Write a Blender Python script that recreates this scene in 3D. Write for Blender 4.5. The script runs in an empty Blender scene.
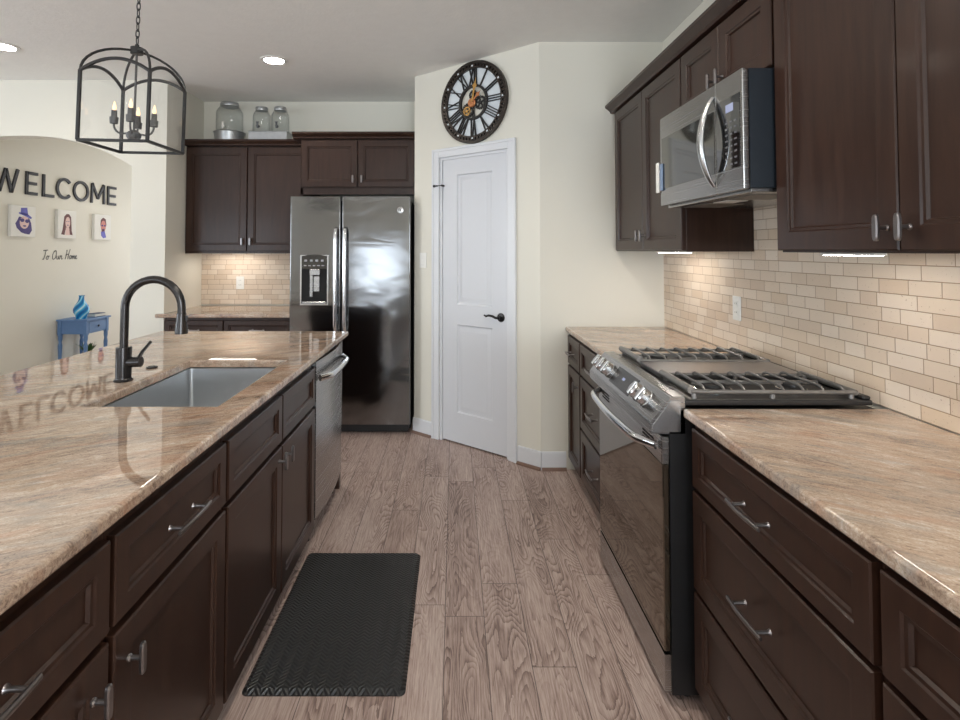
import bpy, bmesh, math, random
from math import sin, cos, pi, tan, radians as R
from mathutils import Vector, Matrix
random.seed(7)
S = bpy.context.scene
COL = S.collection

# ---------------------------------------------------------------- camera
FPX, VPX, VPY, PITCH, CAMH = 543.0, 454.7, 249.8, 0.03, 1.41
cd = bpy.data.cameras.new('camera'); cam = bpy.data.objects.new('camera', cd); COL.objects.link(cam)
cam.location = (0, 0, CAMH); cam.rotation_euler = (pi / 2 + PITCH, 0, 0)
cd.sensor_fit = 'HORIZONTAL'; cd.sensor_width = 36.0; cd.lens = FPX / 960 * 36
cd.shift_x = (480 - VPX) / 960.0
cd.shift_y = -(360 - (VPY - FPX * tan(PITCH))) / 960.0
cd.clip_start = .05
S.camera = cam

# ---------------------------------------------------------------- world, light, exposure
w = bpy.data.worlds.new('world'); S.world = w; w.use_nodes = True
bg = w.node_tree.nodes['Background']; bg.inputs[0].default_value = (.62, .78, 1, 1); bg.inputs[1].default_value = 1.2

def area(name, loc, rot, sx, sy, power, col):
    l = bpy.data.lights.new(name, 'AREA'); l.shape = 'RECTANGLE'; l.size = sx; l.size_y = sy
    l.energy = power; l.color = col
    o = bpy.data.objects.new(name, l); COL.objects.link(o); o.location = loc; o.rotation_euler = rot
    return o
DAY = (.84, .925, 1)
UP = 30                                          # added upward tilt of the window lamps, brightens the ceiling
area('daylight_rear', (-1.7, -3.70, .95), (R(90 + UP), 0, 0), 1.1, 1.35, 24, DAY)
area('daylight_rear_left', (-5.2, -3.70, 1.3), (R(90 + UP), 0, 0), 2.0, 1.9, 60, DAY)
area('daylight_rear_right', (.75, -3.70, 1.55), (R(90 + UP), 0, 0), 1.1, 1.3, 125, DAY)
area('daylight_side', (-7.10, 1.2, 1.5), (R(90 + UP), 0, R(-90)), 2.6, 1.6, 115, DAY)
area('added_light_foyer', (-3.2, 8.42, 1.4), (R(90), 0, R(180)), 1.3, 2.0, 24, (1, .97, .94))  # fill light added for the foyer, its source is unseen
CAN_POWER = 13.0
S.view_settings.view_transform = 'Standard'
S.view_settings.look = 'None'
S.view_settings.exposure = 0.22
S.view_settings.gamma = 1.0
S.view_settings.use_curve_mapping = False

# ---------------------------------------------------------------- materials
class NT:
    def __init__(s, name):
        s.m = bpy.data.materials.new(name); s.m.use_nodes = True; s.t = s.m.node_tree
        s.b = s.t.nodes['Principled BSDF']; s.L = s.t.links.new
    def n(s, typ, **kw):
        o = s.t.nodes.new('ShaderNode' + typ)
        for k, v in kw.items():
            if k in ('operation', 'data_type', 'blend_type', 'noise_dimensions', 'voronoi_dimensions', 'feature', 'wave_type', 'bands_direction', 'wave_profile', 'interpolation_type', 'rings_direction'):
                setattr(o, k, v)
            else:
                s.put(o.inputs[k], v)
        return o
    def put(s, sock, v):
        if isinstance(v, bpy.types.NodeSocket): s.L(v, sock)
        else: sock.default_value = v
    def math(s, op, a, b=None, c=None):
        o = s.t.nodes.new('ShaderNodeMath'); o.operation = op
        for i, v in enumerate((a, b, c)):
            if v is not None: s.put(o.inputs[i], v)
        return o.outputs[0]
    def coord(s, out='Object'):
        return s.t.nodes.new('ShaderNodeTexCoord').outputs[out]
    def sep(s, v):
        o = s.n('SeparateXYZ'); s.L(v, o.inputs[0]); return o.outputs
    def comb(s, x=0., y=0., z=0.):
        o = s.n('CombineXYZ')
        for i, v in enumerate((x, y, z)): s.put(o.inputs[i], v)
        return o.outputs[0]
    def noise(s, v, scale, detail=3, rough=.5, dist=0, dim='3D'):
        o = s.n('TexNoise', noise_dimensions=dim); s.L(v, o.inputs['Vector'])
        o.inputs['Scale'].default_value = scale; o.inputs['Detail'].default_value = detail
        o.inputs['Roughness'].default_value = rough; o.inputs['Distortion'].default_value = dist
        return o.outputs['Fac']
    def ramp(s, fac, stops):
        o = s.n('ValToRGB'); s.L(fac, o.inputs[0]); e = o.color_ramp.elements
        while len(e) < len(stops): e.new(.5)
        for i, (p, c) in enumerate(stops):
            e[i].position = p; e[i].color = (c[0], c[1], c[2], 1) if not isinstance(c, (int, float)) else (c, c, c, 1)
        return o.outputs[0]
    def mix(s, fac, a, b, mode='MIX'):
        o = s.n('Mix', data_type='RGBA', blend_type=mode)
        s.put(o.inputs[0], fac)
        for i, v in ((6, a), (7, b)):
            s.put(o.inputs[i], v if isinstance(v, bpy.types.NodeSocket) else (v[0], v[1], v[2], 1))
        return o.outputs[2]
    def white(s, v, dim='2D'):
        o = s.n('TexWhiteNoise', noise_dimensions=dim); s.L(v, o.inputs[0 if dim != '1D' else 1]); return o.outputs['Value']
    def bump(s, h, strength=.2, dist=.01):
        o = s.n('Bump'); o.inputs['Strength'].default_value = strength; o.inputs['Distance'].default_value = dist
        s.L(h, o.inputs['Height']); s.L(o.outputs[0], s.b.inputs['Normal'])
    def set(s, **kw):
        al = dict(color='Base Color', rough='Roughness', metal='Metallic', coat='Coat Weight', coat_rough='Coat Roughness', ior='IOR', trans='Transmission Weight', emis='Emission Color', estr='Emission Strength', spec='Specular IOR Level', aniso='Anisotropic')
        for k, v in kw.items():
            if isinstance(v, tuple) and len(v) == 3: v = (*v, 1)
            s.put(s.b.inputs[al[k]], v)
        return s

def srgb(r, g, b):
    f = lambda c: (c / 255 / 12.92) if c / 255 <= .04045 else ((c / 255 + .055) / 1.055) ** 2.4
    return (f(r), f(g), f(b))

M = {}
def plain(name, col, rough=.5, metal=0., var=.08, scale=30, bump=0., bscale=200, **kw):
    n = NT(name); c = n.coord()
    f = n.noise(c, scale, 3)
    n.set(color=n.mix(f, tuple(x * (1 - var) for x in col), tuple(min(1, x * (1 + var)) for x in col)), rough=rough, metal=metal, **kw)
    if bump: n.bump(n.noise(c, bscale, 2), bump, .002)
    M[name] = n.m
    return n.m
plain('wall_paint', srgb(226, 222, 210), .75, var=.015, scale=3, bump=.12, bscale=160)
plain('ceiling_paint', srgb(243, 242, 238), .85, var=.03, scale=14, bump=.6, bscale=60)
plain('trim_white', srgb(222, 223, 226), .38, var=.01)
plain('door_white', srgb(214, 215, 219), .42, var=.01, bump=.03, bscale=90)
plain('black_iron', (.022, .021, .021), .45, var=.2, bump=.15, bscale=300)
plain('grate_iron', (.26, .25, .24), .36, .75, var=.2, bump=.2, bscale=300)
plain('iron_grey', (.10, .097, .095), .45, .5, var=.15)
plain('bronze', (.055, .052, .052), .25, .85, var=.2)
plain('pewter', (.27, .25, .25), .28, .95, var=.15)
plain('chrome', (.75, .76, .78), .16, 1., var=.03)
plain('black_plastic', (.014, .014, .015), .35, var=.1)
plain('black_gap', (.006, .005, .005), .8, var=.1)
plain('white_plastic', srgb(236, 234, 228), .35, var=.01)
plain('dial', srgb(222, 228, 232), .25, var=.03)
plain('copper', (.55, .23, .10), .35, .8, var=.25)
plain('gold', (.62, .36, .12), .35, .85, var=.2)
plain('clock_iron', (.025, .022, .02), .5, .3, var=.3)
plain('clock_rim', (.05, .04, .034), .34, .7, var=.35, scale=14)
plain('letter_black', (.028, .028, .034), .5, var=.1)
plain('canvas', srgb(232, 230, 224), .8, var=.02, bump=.2, bscale=500)
plain('violet_ink', srgb(112, 112, 190), .8, var=.2)
plain('purple_ink', srgb(88, 78, 130), .8, var=.25)
plain('brown_ink', srgb(110, 76, 78), .8, var=.25)
plain('skin_ink', srgb(226, 196, 190), .8, var=.08)
plain('pink_ink', srgb(206, 140, 132), .8, var=.12)
plain('table_blue', srgb(98, 132, 178), .45, var=.1)
plain('galvanized', (.45, .46, .47), .38, .8, var=.15)
plain('leaf', (.06, .14, .03), .5, var=.4)
plain('terracotta', (.12, .12, .14), .6, var=.1)
plain('book_cover', srgb(70, 84, 110), .45, var=.1)
plain('paper', srgb(235, 232, 222), .8, var=.03)
plain('shoe_wood', srgb(120, 92, 78), .5, var=.2)
plain('cook_black', (.028, .027, .027), .28, .2)
plain('rubber_black', (.02, .02, .02), .6, var=.2)

def cabinet_wood():
    n = NT('espresso_wood'); c = n.coord(); x, y, z = n.sep(c)
    v = n.comb(n.math('MULTIPLY', x, 22.), n.math('MULTIPLY', y, 22.), n.math('MULTIPLY', z, 2.2))
    f = n.noise(v, 1.6, 5, .6, .6)
    n.set(color=n.ramp(f, [(.25, (.022, .0090, .0055)), (.75, (.044, .0195, .0120))]), rough=n.math('MULTIPLY_ADD', f, .10, .30), spec=.32, coat=.14, coat_rough=.14)
    n.bump(f, .03, .002)
    M['wood'] = n.m
cabinet_wood()

def steel(name, col, rough, wav=0., axis='z'):
    n = NT(name); c = n.coord(); x, y, z = n.sep(c)
    k = (n.math('MULTIPLY', x, 2.), n.math('MULTIPLY', y, 2.), n.math('MULTIPLY', z, 300.)) if axis == 'z' else (n.math('MULTIPLY', x, 300.), n.math('MULTIPLY', y, 300.), n.math('MULTIPLY', z, 2.))
    f = n.noise(n.comb(*k), 1., 3)
    n.set(color=col, metal=1., rough=n.math('MULTIPLY_ADD', f, .03, rough - .015))
    if wav:
        g = n.noise(n.comb(x, y, n.math('MULTIPLY', z, 2.2)), 2.6, 1.5, .4, .8)
        n.bump(g, wav, .05)
    M[name] = n.m
steel('steel', (.42, .412, .405), .27)
steel('steel_satin', (.60, .61, .62), .25)
steel('steel_fridge', (.235, .235, .237), .12, .06)
steel('steel_dark', (.30, .30, .305), .24)
steel('sink_steel', (.62, .64, .66), .36)
n = NT('black_glass'); n.set(color=(.006, .006, .007), rough=.04, ior=1.7, coat=1., coat_rough=.03); M['black_glass'] = n.m
n = NT('mirror_glass'); n.set(color=(.17, .168, .155), rough=.06, metal=.85); M['smoked_glass'] = n.m
n = NT('oven_glass'); n.set(color=(.20, .165, .125), rough=.04, metal=.9); M['oven_glass'] = n.m
def glass(name, tint, alpha_mix):
    n = NT(name); t = n.t
    tr = n.n('BsdfTransparent'); tr.inputs[0].default_value = (*tint, 1)
    gl = n.n('BsdfGlossy'); gl.inputs['Roughness'].default_value = .03
    lw = n.n('LayerWeight'); lw.inputs[0].default_value = .5
    fr = n.math('MULTIPLY_ADD', n.math('POWER', lw.outputs['Facing'], 3.), alpha_mix, .02)
    mx = n.n('MixShader'); n.L(fr, mx.inputs[0]); n.L(tr.outputs[0], mx.inputs[1]); n.L(gl.outputs[0], mx.inputs[2])
    n.L(mx.outputs[0], t.nodes['Material Output'].inputs[0]); M[name] = n.m
glass('jar_glass', (.965, .975, .978), .85)
glass('lantern_glass', (.99, .99, .99), .25)
def emit(name, col, st):
    n = NT(name); n.set(color=(.3, .3, .3), emis=col, estr=st); M[name] = n.m
emit('lamp_lens', (1, .93, .82), 40.)
emit('bulb_glow', (1, .60, .28), 1.9)
emit('led_bar', (1, .93, .84), 40.)
emit('blue_display', (.10, .22, .75), .3)
def vase_mat():
    n = NT('blue_vase'); c = n.coord(); x, y, z = n.sep(c)
    a = n.math('ARCTAN2', y, x)
    s_ = n.math('SINE', n.math('ADD', n.math('MULTIPLY', a, 4.), n.math('MULTIPLY', z, -58.)))
    n.set(color=n.ramp(n.math('MULTIPLY_ADD', s_, .5, .5), [(.10, srgb(16, 104, 170)), (.5, srgb(44, 158, 214)), (.80, srgb(70, 176, 222)), (.99, srgb(175, 220, 235))]), rough=.15)
    M['vase'] = n.m
vase_mat()

def floor_mat():
    n = NT('wood_plank'); c = n.coord(); x, y, z = n.sep(c)
    W_, L_ = .150, 1.22
    u = n.math('DIVIDE', n.math('ADD', x, .037), W_); iu = n.math('FLOOR', u); fu = n.math('FRACT', u)
    off = n.white(iu, '1D')
    v = n.math('ADD', n.math('DIVIDE', y, L_), n.math('MULTIPLY', off, 7.3)); iv = n.math('FLOOR', v); fv = n.math('FRACT', v)
    rid = n.white(n.comb(iu, iv), '2D'); rid2 = n.white(n.comb(iv, n.math('ADD', iu, 31.7)), '2D')
    oy = n.math('MULTIPLY_ADD', rid, 37., y); ox = n.math('MULTIPLY_ADD', rid2, 13., x)
    # cathedral grain: contour lines of a stretched noise field, broken up by fine fibres
    fld = n.noise(n.comb(n.math('MULTIPLY', ox, 9.), n.math('MULTIPLY', oy, 1.9)), 1., 1.5, .4, .3)
    warp = n.noise(n.comb(n.math('MULTIPLY', ox, 60.), n.math('MULTIPLY', oy, 14.)), 1., 3, .6)
    ph = n.math('ADD', n.math('MULTIPLY', fld, 26.), n.math('MULTIPLY', warp, .9))
    band = n.math('POWER', n.math('FRACT', ph), 2.2)
    amp = n.n('MapRange'); n.L(n.noise(n.comb(n.math('MULTIPLY', ox, 5.), n.math('MULTIPLY', oy, 1.4), 4.), 1., 2, .5), amp.inputs['Value'])
    amp.inputs['From Min'].default_value = .40; amp.inputs['From Max'].default_value = .62; amp.inputs['To Min'].default_value = .05; amp.inputs['To Max'].default_value = .30
    fine = n.noise(n.comb(n.math('MULTIPLY', ox, 170.), n.math('MULTIPLY', oy, 7.)), 1., 4, .68, .5)
    fib2 = n.noise(n.comb(n.math('MULTIPLY', ox, 420.), n.math('MULTIPLY', oy, 22.)), 1., 2, .6)
    wide = n.noise(n.comb(n.math('MULTIPLY', ox, 14.), n.math('MULTIPLY', oy, 1.1)), 1., 3, .5)
    g = n.math('ADD', n.math('MULTIPLY', fine, .74), n.math('ADD', n.math('MULTIPLY', wide, .22), n.math('MULTIPLY', fib2, .16)))
    g = n.math('SUBTRACT', g, n.math('MULTIPLY', band, amp.outputs[0]))
    g = n.math('ADD', g, n.math('MULTIPLY_ADD', rid, .10, -.05))
    col = n.ramp(g, [(.20, srgb(100, 80, 73)), (.38, srgb(144, 121, 112)), (.52, srgb(178, 155, 145)), (.72, srgb(208, 190, 180))])
    e1 = n.math('MULTIPLY', n.math('MINIMUM', fu, n.math('SUBTRACT', 1., fu)), W_)
    e2 = n.math('MULTIPLY', n.math('MINIMUM', fv, n.math('SUBTRACT', 1., fv)), L_)
    e = n.math('LESS_THAN', n.math('MINIMUM', e1, e2), .0016)
    n.set(color=n.mix(n.math('MULTIPLY', e, .75), col, (.05, .035, .03)), rough=n.math('MULTIPLY_ADD', g, -.12, .50))
    n.bump(n.math('SUBTRACT', g, n.math('MULTIPLY', e, .8)), .18, .002)
    M['floor'] = n.m
floor_mat()

def tile_mat(name, ax):
    n = NT(name); c = n.coord(); x, y, z = n.sep(c)
    u0 = y if ax == 'y' else x
    RH, CW = .0450, .225
    v = n.math('DIVIDE', n.math('SUBTRACT', z, .914), RH); iv = n.math('FLOOR', v); fv = n.math('FRACT', v)
    ro = n.white(iv, '1D')
    u = n.math('ADD', n.math('DIVIDE', u0, CW), n.math('MULTIPLY', ro, 5.)); iu = n.math('FLOOR', u); fu = n.math('FRACT', u)
    rs = n.white(n.comb(iu, iv), '2D')
    sp = n.math('MULTIPLY_ADD', n.math('ROUND', n.math('MULTIPLY', rs, 4.)), .09, .32)
    sub = n.math('GREATER_THAN', fu, sp)
    rid = n.white(n.comb(n.math('MULTIPLY_ADD', iu, 2., sub), n.math('ADD', iv, 17.3)), '2D')
    d = n.math('MINIMUM', n.math('MINIMUM', fu, n.math('SUBTRACT', 1., fu)), n.math('ABSOLUTE', n.math('SUBTRACT', fu, sp)))
    du = n.math('MULTIPLY', d, CW); dv = n.math('MULTIPLY', n.math('MINIMUM', fv, n.math('SUBTRACT', 1., fv)), RH)
    dist = n.math('MINIMUM', du, dv)
    grout = n.n('MapRange', interpolation_type='SMOOTHSTEP'); n.L(dist, grout.inputs['Value'])
    grout.inputs['From Min'].default_value = .0006; grout.inputs['From Max'].default_value = .0019
    gm = grout.outputs[0]
    mott = n.noise(c, 26, 4, .6, .8)
    pits = n.math('LESS_THAN', n.noise(c, 150, 2, .5), .29)
    base = n.ramp(rid, [(0., srgb(204, 182, 160)), (.3, srgb(219, 201, 181)), (.65, srgb(229, 215, 199)), (1., srgb(211, 188, 163))])
    col = n.mix(n.math('MULTIPLY', mott, .5), base, srgb(222, 203, 181))
    col = n.mix(n.math('MULTIPLY', pits, .5), col, srgb(150, 115, 85))
    n.set(color=n.mix(gm, srgb(158, 128, 100), col), rough=n.math('MULTIPLY_ADD', mott, .2, .35))
    n.bump(n.math('ADD', gm, n.math('MULTIPLY', mott, .15)), .5, .002)
    M[name] = n.m
tile_mat('tile_side', 'y'); tile_mat('tile_back', 'x')

def granite_mat(name, ang):
    n = NT(name); c = n.coord(); x, y, z = n.sep(c)
    # streaks run along the direction ang
    ca, sa = cos(R(ang)), sin(R(ang))
    b = n.math('ADD', n.math('MULTIPLY', x, ca), n.math('MULTIPLY', y, sa)); a = n.math('SUBTRACT', n.math('MULTIPLY', y, ca), n.math('MULTIPLY', x, sa))
    v = lambda ka, kb, kz: n.comb(n.math('MULTIPLY', a, ka), n.math('MULTIPLY', b, kb), n.math('MULTIPLY', z, kz))
    big = n.noise(v(7., 2., 6.), .9, 4, .55, 1.2)
    fib = n.noise(v(95., 22., 70.), 1., 5, .70, 1.0)
    spk = n.noise(c, 230, 3, .7)
    f = n.math('ADD', n.math('MULTIPLY', big, .40), n.math('ADD', n.math('MULTIPLY', fib, .46), n.math('MULTIPLY', spk, .24)))
    col = n.ramp(f, [(.37, srgb(78, 65, 57)), (.45, srgb(134, 113, 98)), (.53, srgb(173, 149, 129)), (.60, srgb(195, 173, 152)), (.68, srgb(220, 207, 192))])
    rust = n.noise(v(12., 3., 6.), .9, 4, .55, 1.6)
    col = n.mix(n.math('MULTIPLY', n.math('MULTIPLY', n.ramp(rust, [(.50, 0), (.68, 1)]), fib), .72), col, srgb(182, 126, 92))
    grey = n.noise(v(9., 2.5, 6.), 1.1, 4, .55, 1.8)
    col = n.mix(n.math('MULTIPLY', n.ramp(grey, [(.52, 0), (.68, 1)]), .50), col, srgb(146, 142, 137))
    dark = n.math('LESS_THAN', n.noise(c, 150, 3, .6, .5), .37)
    col = n.mix(n.math('MULTIPLY', dark, .40), col, srgb(92, 78, 72))
    n.set(color=col, rough=n.math('MULTIPLY_ADD', spk, .03, .015), spec=.5, ior=2.15)
    M[name] = n.m
granite_mat('granite', 29); granite_mat('granite_side', 144)

def mat_mat():
    n = NT('herringbone_rubber'); c = n.coord(); x, y, z = n.sep(c)
    t = n.math('PINGPONG', x, .022)
    s_ = n.math('SINE', n.math('MULTIPLY', n.math('ADD', y, n.math('MULTIPLY', t, .9)), 2 * pi / .016))
    h = n.math('MULTIPLY_ADD', s_, .5, .5)
    n.set(color=n.mix(h, (.009, .0085, .0085), (.032, .031, .030)), rough=.40)
    n.bump(h, .9, .003)
    M['mat_rubber'] = n.m
mat_mat()

# ---------------------------------------------------------------- mesh helpers
class MB:
    def __init__(s): s.bm = bmesh.new()
    def box(s, x0, y0, z0, x1, y1, z1, bev=0., seg=2):
        c = [(x0, y0, z0), (x1, y0, z0), (x1, y1, z0), (x0, y1, z0), (x0, y0, z1), (x1, y0, z1), (x1, y1, z1), (x0, y1, z1)]
        v = [s.bm.verts.new(p) for p in c]
        fs = [s.bm.faces.new([v[i] for i in q]) for q in ((0, 3, 2, 1), (4, 5, 6, 7), (0, 1, 5, 4), (1, 2, 6, 5), (2, 3, 7, 6), (3, 0, 4, 7))]
        if bev:
            es = list({e for f in fs for e in f.edges})
            bmesh.ops.bevel(s.bm, geom=es, offset=bev, segments=seg, profile=.5, affect='EDGES')
        return s
    def loft(s, rings, closed_ring=True, cap0=True, cap1=True, closed=False):
        vr = [[s.bm.verts.new(p) for p in r] for r in rings]
        n = len(vr[0]); m = len(vr)
        for i in range(m if closed else m - 1):
            a, b = vr[i], vr[(i + 1) % m]
            for j in range(n if closed_ring else n - 1):
                k = (j + 1) % n
                s.bm.faces.new((a[j], a[k], b[k], b[j]))
        if not closed:
            if cap0: s.bm.faces.new(vr[0][::-1])
            if cap1: s.bm.faces.new(vr[-1])
        return s
    def tube(s, pts, r, n=10, closed=False, flat=1.0, up=None):
        P = [Vector(p) for p in pts]; m = len(P)
        rs = r if isinstance(r, (list, tuple)) else [r] * m
        rings = []; pu = None
        for i in range(m):
            a = P[(i - 1) % m] if (closed or i > 0) else P[i]
            b = P[(i + 1) % m] if (closed or i < m - 1) else P[i]
            t = (b - a).normalized()
            if pu is None:
                pu = Vector(up) if up else (Vector((0, 0, 1)) if abs(t.z) < .9 else Vector((1, 0, 0)))
            pu = (pu - t * pu.dot(t)).normalized(); q = t.cross(pu)
            rings.append([P[i] + (q * cos(2 * pi * j / n) + pu * sin(2 * pi * j / n) * flat) * rs[i] for j in range(n)])
        return s.loft(rings, closed=closed)
    def cyl(s, p0, p1, r, r2=None, n=20):
        return s.tube([p0, p1], [r, r if r2 is None else r2], n)
    def lathe(s, prof, c=(0, 0, 0), n=32, axis='z', cap=True):
        rings = []
        for r, h in prof:
            ring = []
            for j in range(n):
                a = 2 * pi * j / n; p = (r * cos(a), r * sin(a), h)
                if axis == 'y': p = (p[0], p[2], -p[1])
                if axis == 'x': p = (p[2], p[0], p[1])
                ring.append((p[0] + c[0], p[1] + c[1], p[2] + c[2]))
            rings.append(ring)
        return s.loft(rings, cap0=cap, cap1=cap)
    def prism(s, poly, y0, y1, plane='xz'):
        f = {'xz': lambda a, b, t: (a, t, b), 'yz': lambda a, b, t: (t, a, b), 'xy': lambda a, b, t: (a, b, t)}[plane]
        return s.loft([[f(a, b, y0) for a, b in poly], [f(a, b, y1) for a, b in poly]])
    def rectloops(s, loops, back=True):
        # loops: (x0,x1,z0,z1,y) nested rectangles joined in order, last one filled
        rings = [[(x0, y, z0), (x1, y, z0), (x1, y, z1), (x0, y, z1)] for x0, x1, z0, z1, y in loops]
        return s.loft(rings, cap0=back, cap1=True)
    def panel(s, x0, x1, z0, z1, yf, t=.02, st=.058):
        L = [(0, yf + t), (0, yf + .0035), (.0035, yf), (st - .004, yf), (st, yf + .004), (st + .007, yf + .0045), (st + .011, yf + .011), (st + .016, yf + .0115)]
        return s.rectloops([(x0 + i, x1 - i, z0 + i, z1 - i, y) for i, y in L])
    def xf(s, mat):
        bmesh.ops.transform(s.bm, matrix=mat, verts=s.bm.verts); return s
    def build(s, name, mat, parent=None, smooth=35, loc=None):
        bmesh.ops.recalc_face_normals(s.bm, faces=s.bm.faces)
        me = bpy.data.meshes.new(name); s.bm.to_mesh(me); s.bm.free()
        for p in me.polygons: p.use_smooth = True
        me.set_sharp_from_angle(angle=R(smooth))
        me.materials.append(M[mat] if isinstance(mat, str) else mat)
        o = bpy.data.objects.new(name, me); COL.objects.link(o)
        wn = o.modifiers.new('weighted_normals', 'WEIGHTED_NORMAL'); wn.keep_sharp = True; wn.weight = 60
        if parent: o.parent = parent
        if loc: o.location = loc
        return o

def tag(o, label, cat, group=None, kind=None):
    o['label'] = label; o['category'] = cat
    if group: o['group'] = group
    if kind: o['kind'] = kind
    return o
def thing(name, label, cat, loc=(0, 0, 0), rz=0., group=None):
    o = bpy.data.objects.new(name, None); COL.objects.link(o); o.location = loc; o.rotation_euler = (0, 0, rz)
    o.empty_display_size = .05
    return tag(o, label, cat, group)
def copy_tree(o, parent=None):
    c = o.copy(); COL.objects.link(c)
    if parent: c.parent = parent
    for ch in list(o.children): copy_tree(ch, c)
    return c
def struct(name, mb, mat, parent=None, **kw):
    o = mb.build(name, mat, parent, **kw)
    if not parent: o['kind'] = 'structure'
    return o
FACE_L, FACE_R = R(90), R(-90)     # island fronts look to +x, range-side fronts look to -x

# ---------------------------------------------------------------- setting
H = 2.775; XR = 1.365; YE = 3.53; YB = 4.97; YP = 4.33; XS = -2.31; REAR = -3.6; XL = -7.0; XF = -4.35; YF = 8.3
struct('floor', MB().box(XL, REAR, -.1, XR, YF, 0), 'floor')
struct('ceiling', MB().box(XL - .12, REAR - .12, H, XR + .12, YF + .12, H + .1), 'ceiling_paint')
struct('wall_right', MB().box(XR, REAR - .12, 0, XR + .12, YE + .12, H), 'wall_paint')
struct('wall_end', MB().box(.555, YE, 0, XR, YE + .12, H), 'wall_paint')
struct('wall_fridge_side', MB().box(-.315, 4.25, 0, -.20, YB, H), 'wall_paint')
struct('wall_back', MB().box(XS - .12, YB, 0, -.20, YB + .12, H), 'wall_paint')
struct('wall_alcove', MB().box(XS - .12, YP + .12, 0, XS, YB, H), 'wall_paint')
# wall with the arched opening
axc, ahw = -3.47, .885
pts = [(-4.9, 0), (axc - ahw, 0)]
for i in range(25):
    t = -1 + 2 * i / 24
    pts.append((axc + ahw * t, 2.08 + .245 * (1 - abs(t) ** 2.3)))
pts += [(axc + ahw, 0), (XS, 0), (XS, H), (-4.9, H)]
struct('wall_arch', MB().prism(pts, YP, YP + .12), 'wall_paint', smooth=20)
struct('wall_front_left', MB().box(XL, YP, 0, -4.9, YP + .12, H), 'wall_paint')
struct('wall_foyer', MB().box(XF - .12, YP + .12, 0, XF, YF, H), 'wall_paint')
struct('wall_foyer_right', MB().box(XS - .12, YB + .12, 0, XS, YF, H), 'wall_paint')
m = MB().box(XF, YF, 0, -3.85, YF + .12, H).box(-2.55, YF, 0, XS, YF + .12, H).box(-3.85, YF, 2.4, -2.55, YF + .12, H).box(-3.85, YF, 0, -2.55, YF + .12, .4)
struct('wall_foyer_far', m, 'wall_paint')
# rear wall behind the camera with patio door and window, left wall with window
m = MB().box(XL, REAR - .12, 0, -6.2, REAR, H).box(-4.2, REAR - .12, 0, -2.25, REAR, H).box(-1.15, REAR - .12, 0, .2, REAR, H).box(1.3, REAR - .12, 0, XR, REAR, H)
m.box(-2.25, REAR - .12, 1.62, -1.15, REAR, H).box(-2.25, REAR - .12, 0, -1.15, REAR, .27).box(-6.2, REAR - .12, 2.25, -4.2, REAR, H).box(-6.2, REAR - .12, 0, -4.2, REAR, .35).box(.2, REAR - .12, 2.2, 1.3, REAR, H).box(.2, REAR - .12, 0, 1.3, REAR, .9)
struct('wall_rear', m, 'wall_paint')
m = MB().box(XL - .12, REAR - .12, 0, XL, -.1, H).box(XL - .12, 2.5, 0, XL, YP + .12, H).box(XL - .12, -.1, 0, XL, 2.5, .7).box(XL - .12, -.1, 2.3, XL, 2.5, H)
struct('wall_left', m, 'wall_paint')
def sash(name, x0, x1, z0, z1, nx, nz, f=.06):
    m = MB()
    m.box(x0, -.03, z0, x0 + f, .03, z1).box(x1 - f, -.03, z0, x1, .03, z1).box(x0 + f, -.03, z0, x1 - f, .03, z0 + f).box(x0 + f, -.03, z1 - f, x1 - f, .03, z1)
    for i in range(1, nx):
        x = x0 + (x1 - x0) * i / nx; m.box(x - .03, -.025, z0 + f, x + .03, .025, z1 - f)
    for i in range(1, nz):
        z = z0 + (z1 - z0) * i / nz; m.box(x0 + f, -.015, z - .012, x1 - f, .015, z + .012)
    return struct(name, m, 'trim_white')
o = sash('window_4', -2.25, -1.15, .27, 1.62, 4, 1); o.location = (0, REAR - .06, 0)
o = sash('window_5', -6.2, -4.2, .35, 2.25, 3, 1); o.location = (0, REAR - .06, 0)
o = sash('window_1', .2, 1.3, .9, 2.2, 2, 2); o.location = (0, REAR - .06, 0)
o = sash('window_2', -.1, 2.5, .7, 2.3, 3, 2); o.location = (XL - .06, 0, 0); o.rotation_euler = (0, 0, R(90))
o = sash('window_3', -3.85, -2.55, .4, 2.4, 2, 1); o.location = (0, YF + .06, 0)  # unseen window, put in to go with the added foyer light

# diagonal pantry wall: local x runs along the wall, local -y faces the kitchen
DA = Vector((-.315, 4.25, 0)); DB = Vector((.555, 3.53, 0)); DL = (DB - DA).length; DANG = math.atan2(DB.y - DA.y, DB.x - DA.x)
DMAT = Matrix.Translation(DA) @ Matrix.Rotation(DANG, 4, 'Z')
def dpt(s_, out, z): return DMAT @ Vector((s_, -out, z))
m = MB().box(0, 0, 0, .262, .1, H).box(.885, 0, 0, DL, .1, H).box(.262, 0, 2.11, .885, .1, H)
o = struct('wall_pantry', m, 'wall_paint'); o.matrix_world = DMAT
m = MB().box(.262, .1, 0, .885, .115, 2.11); o = struct('wall_pantry_closure', m, 'wall_paint'); o.matrix_world = DMAT
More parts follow.
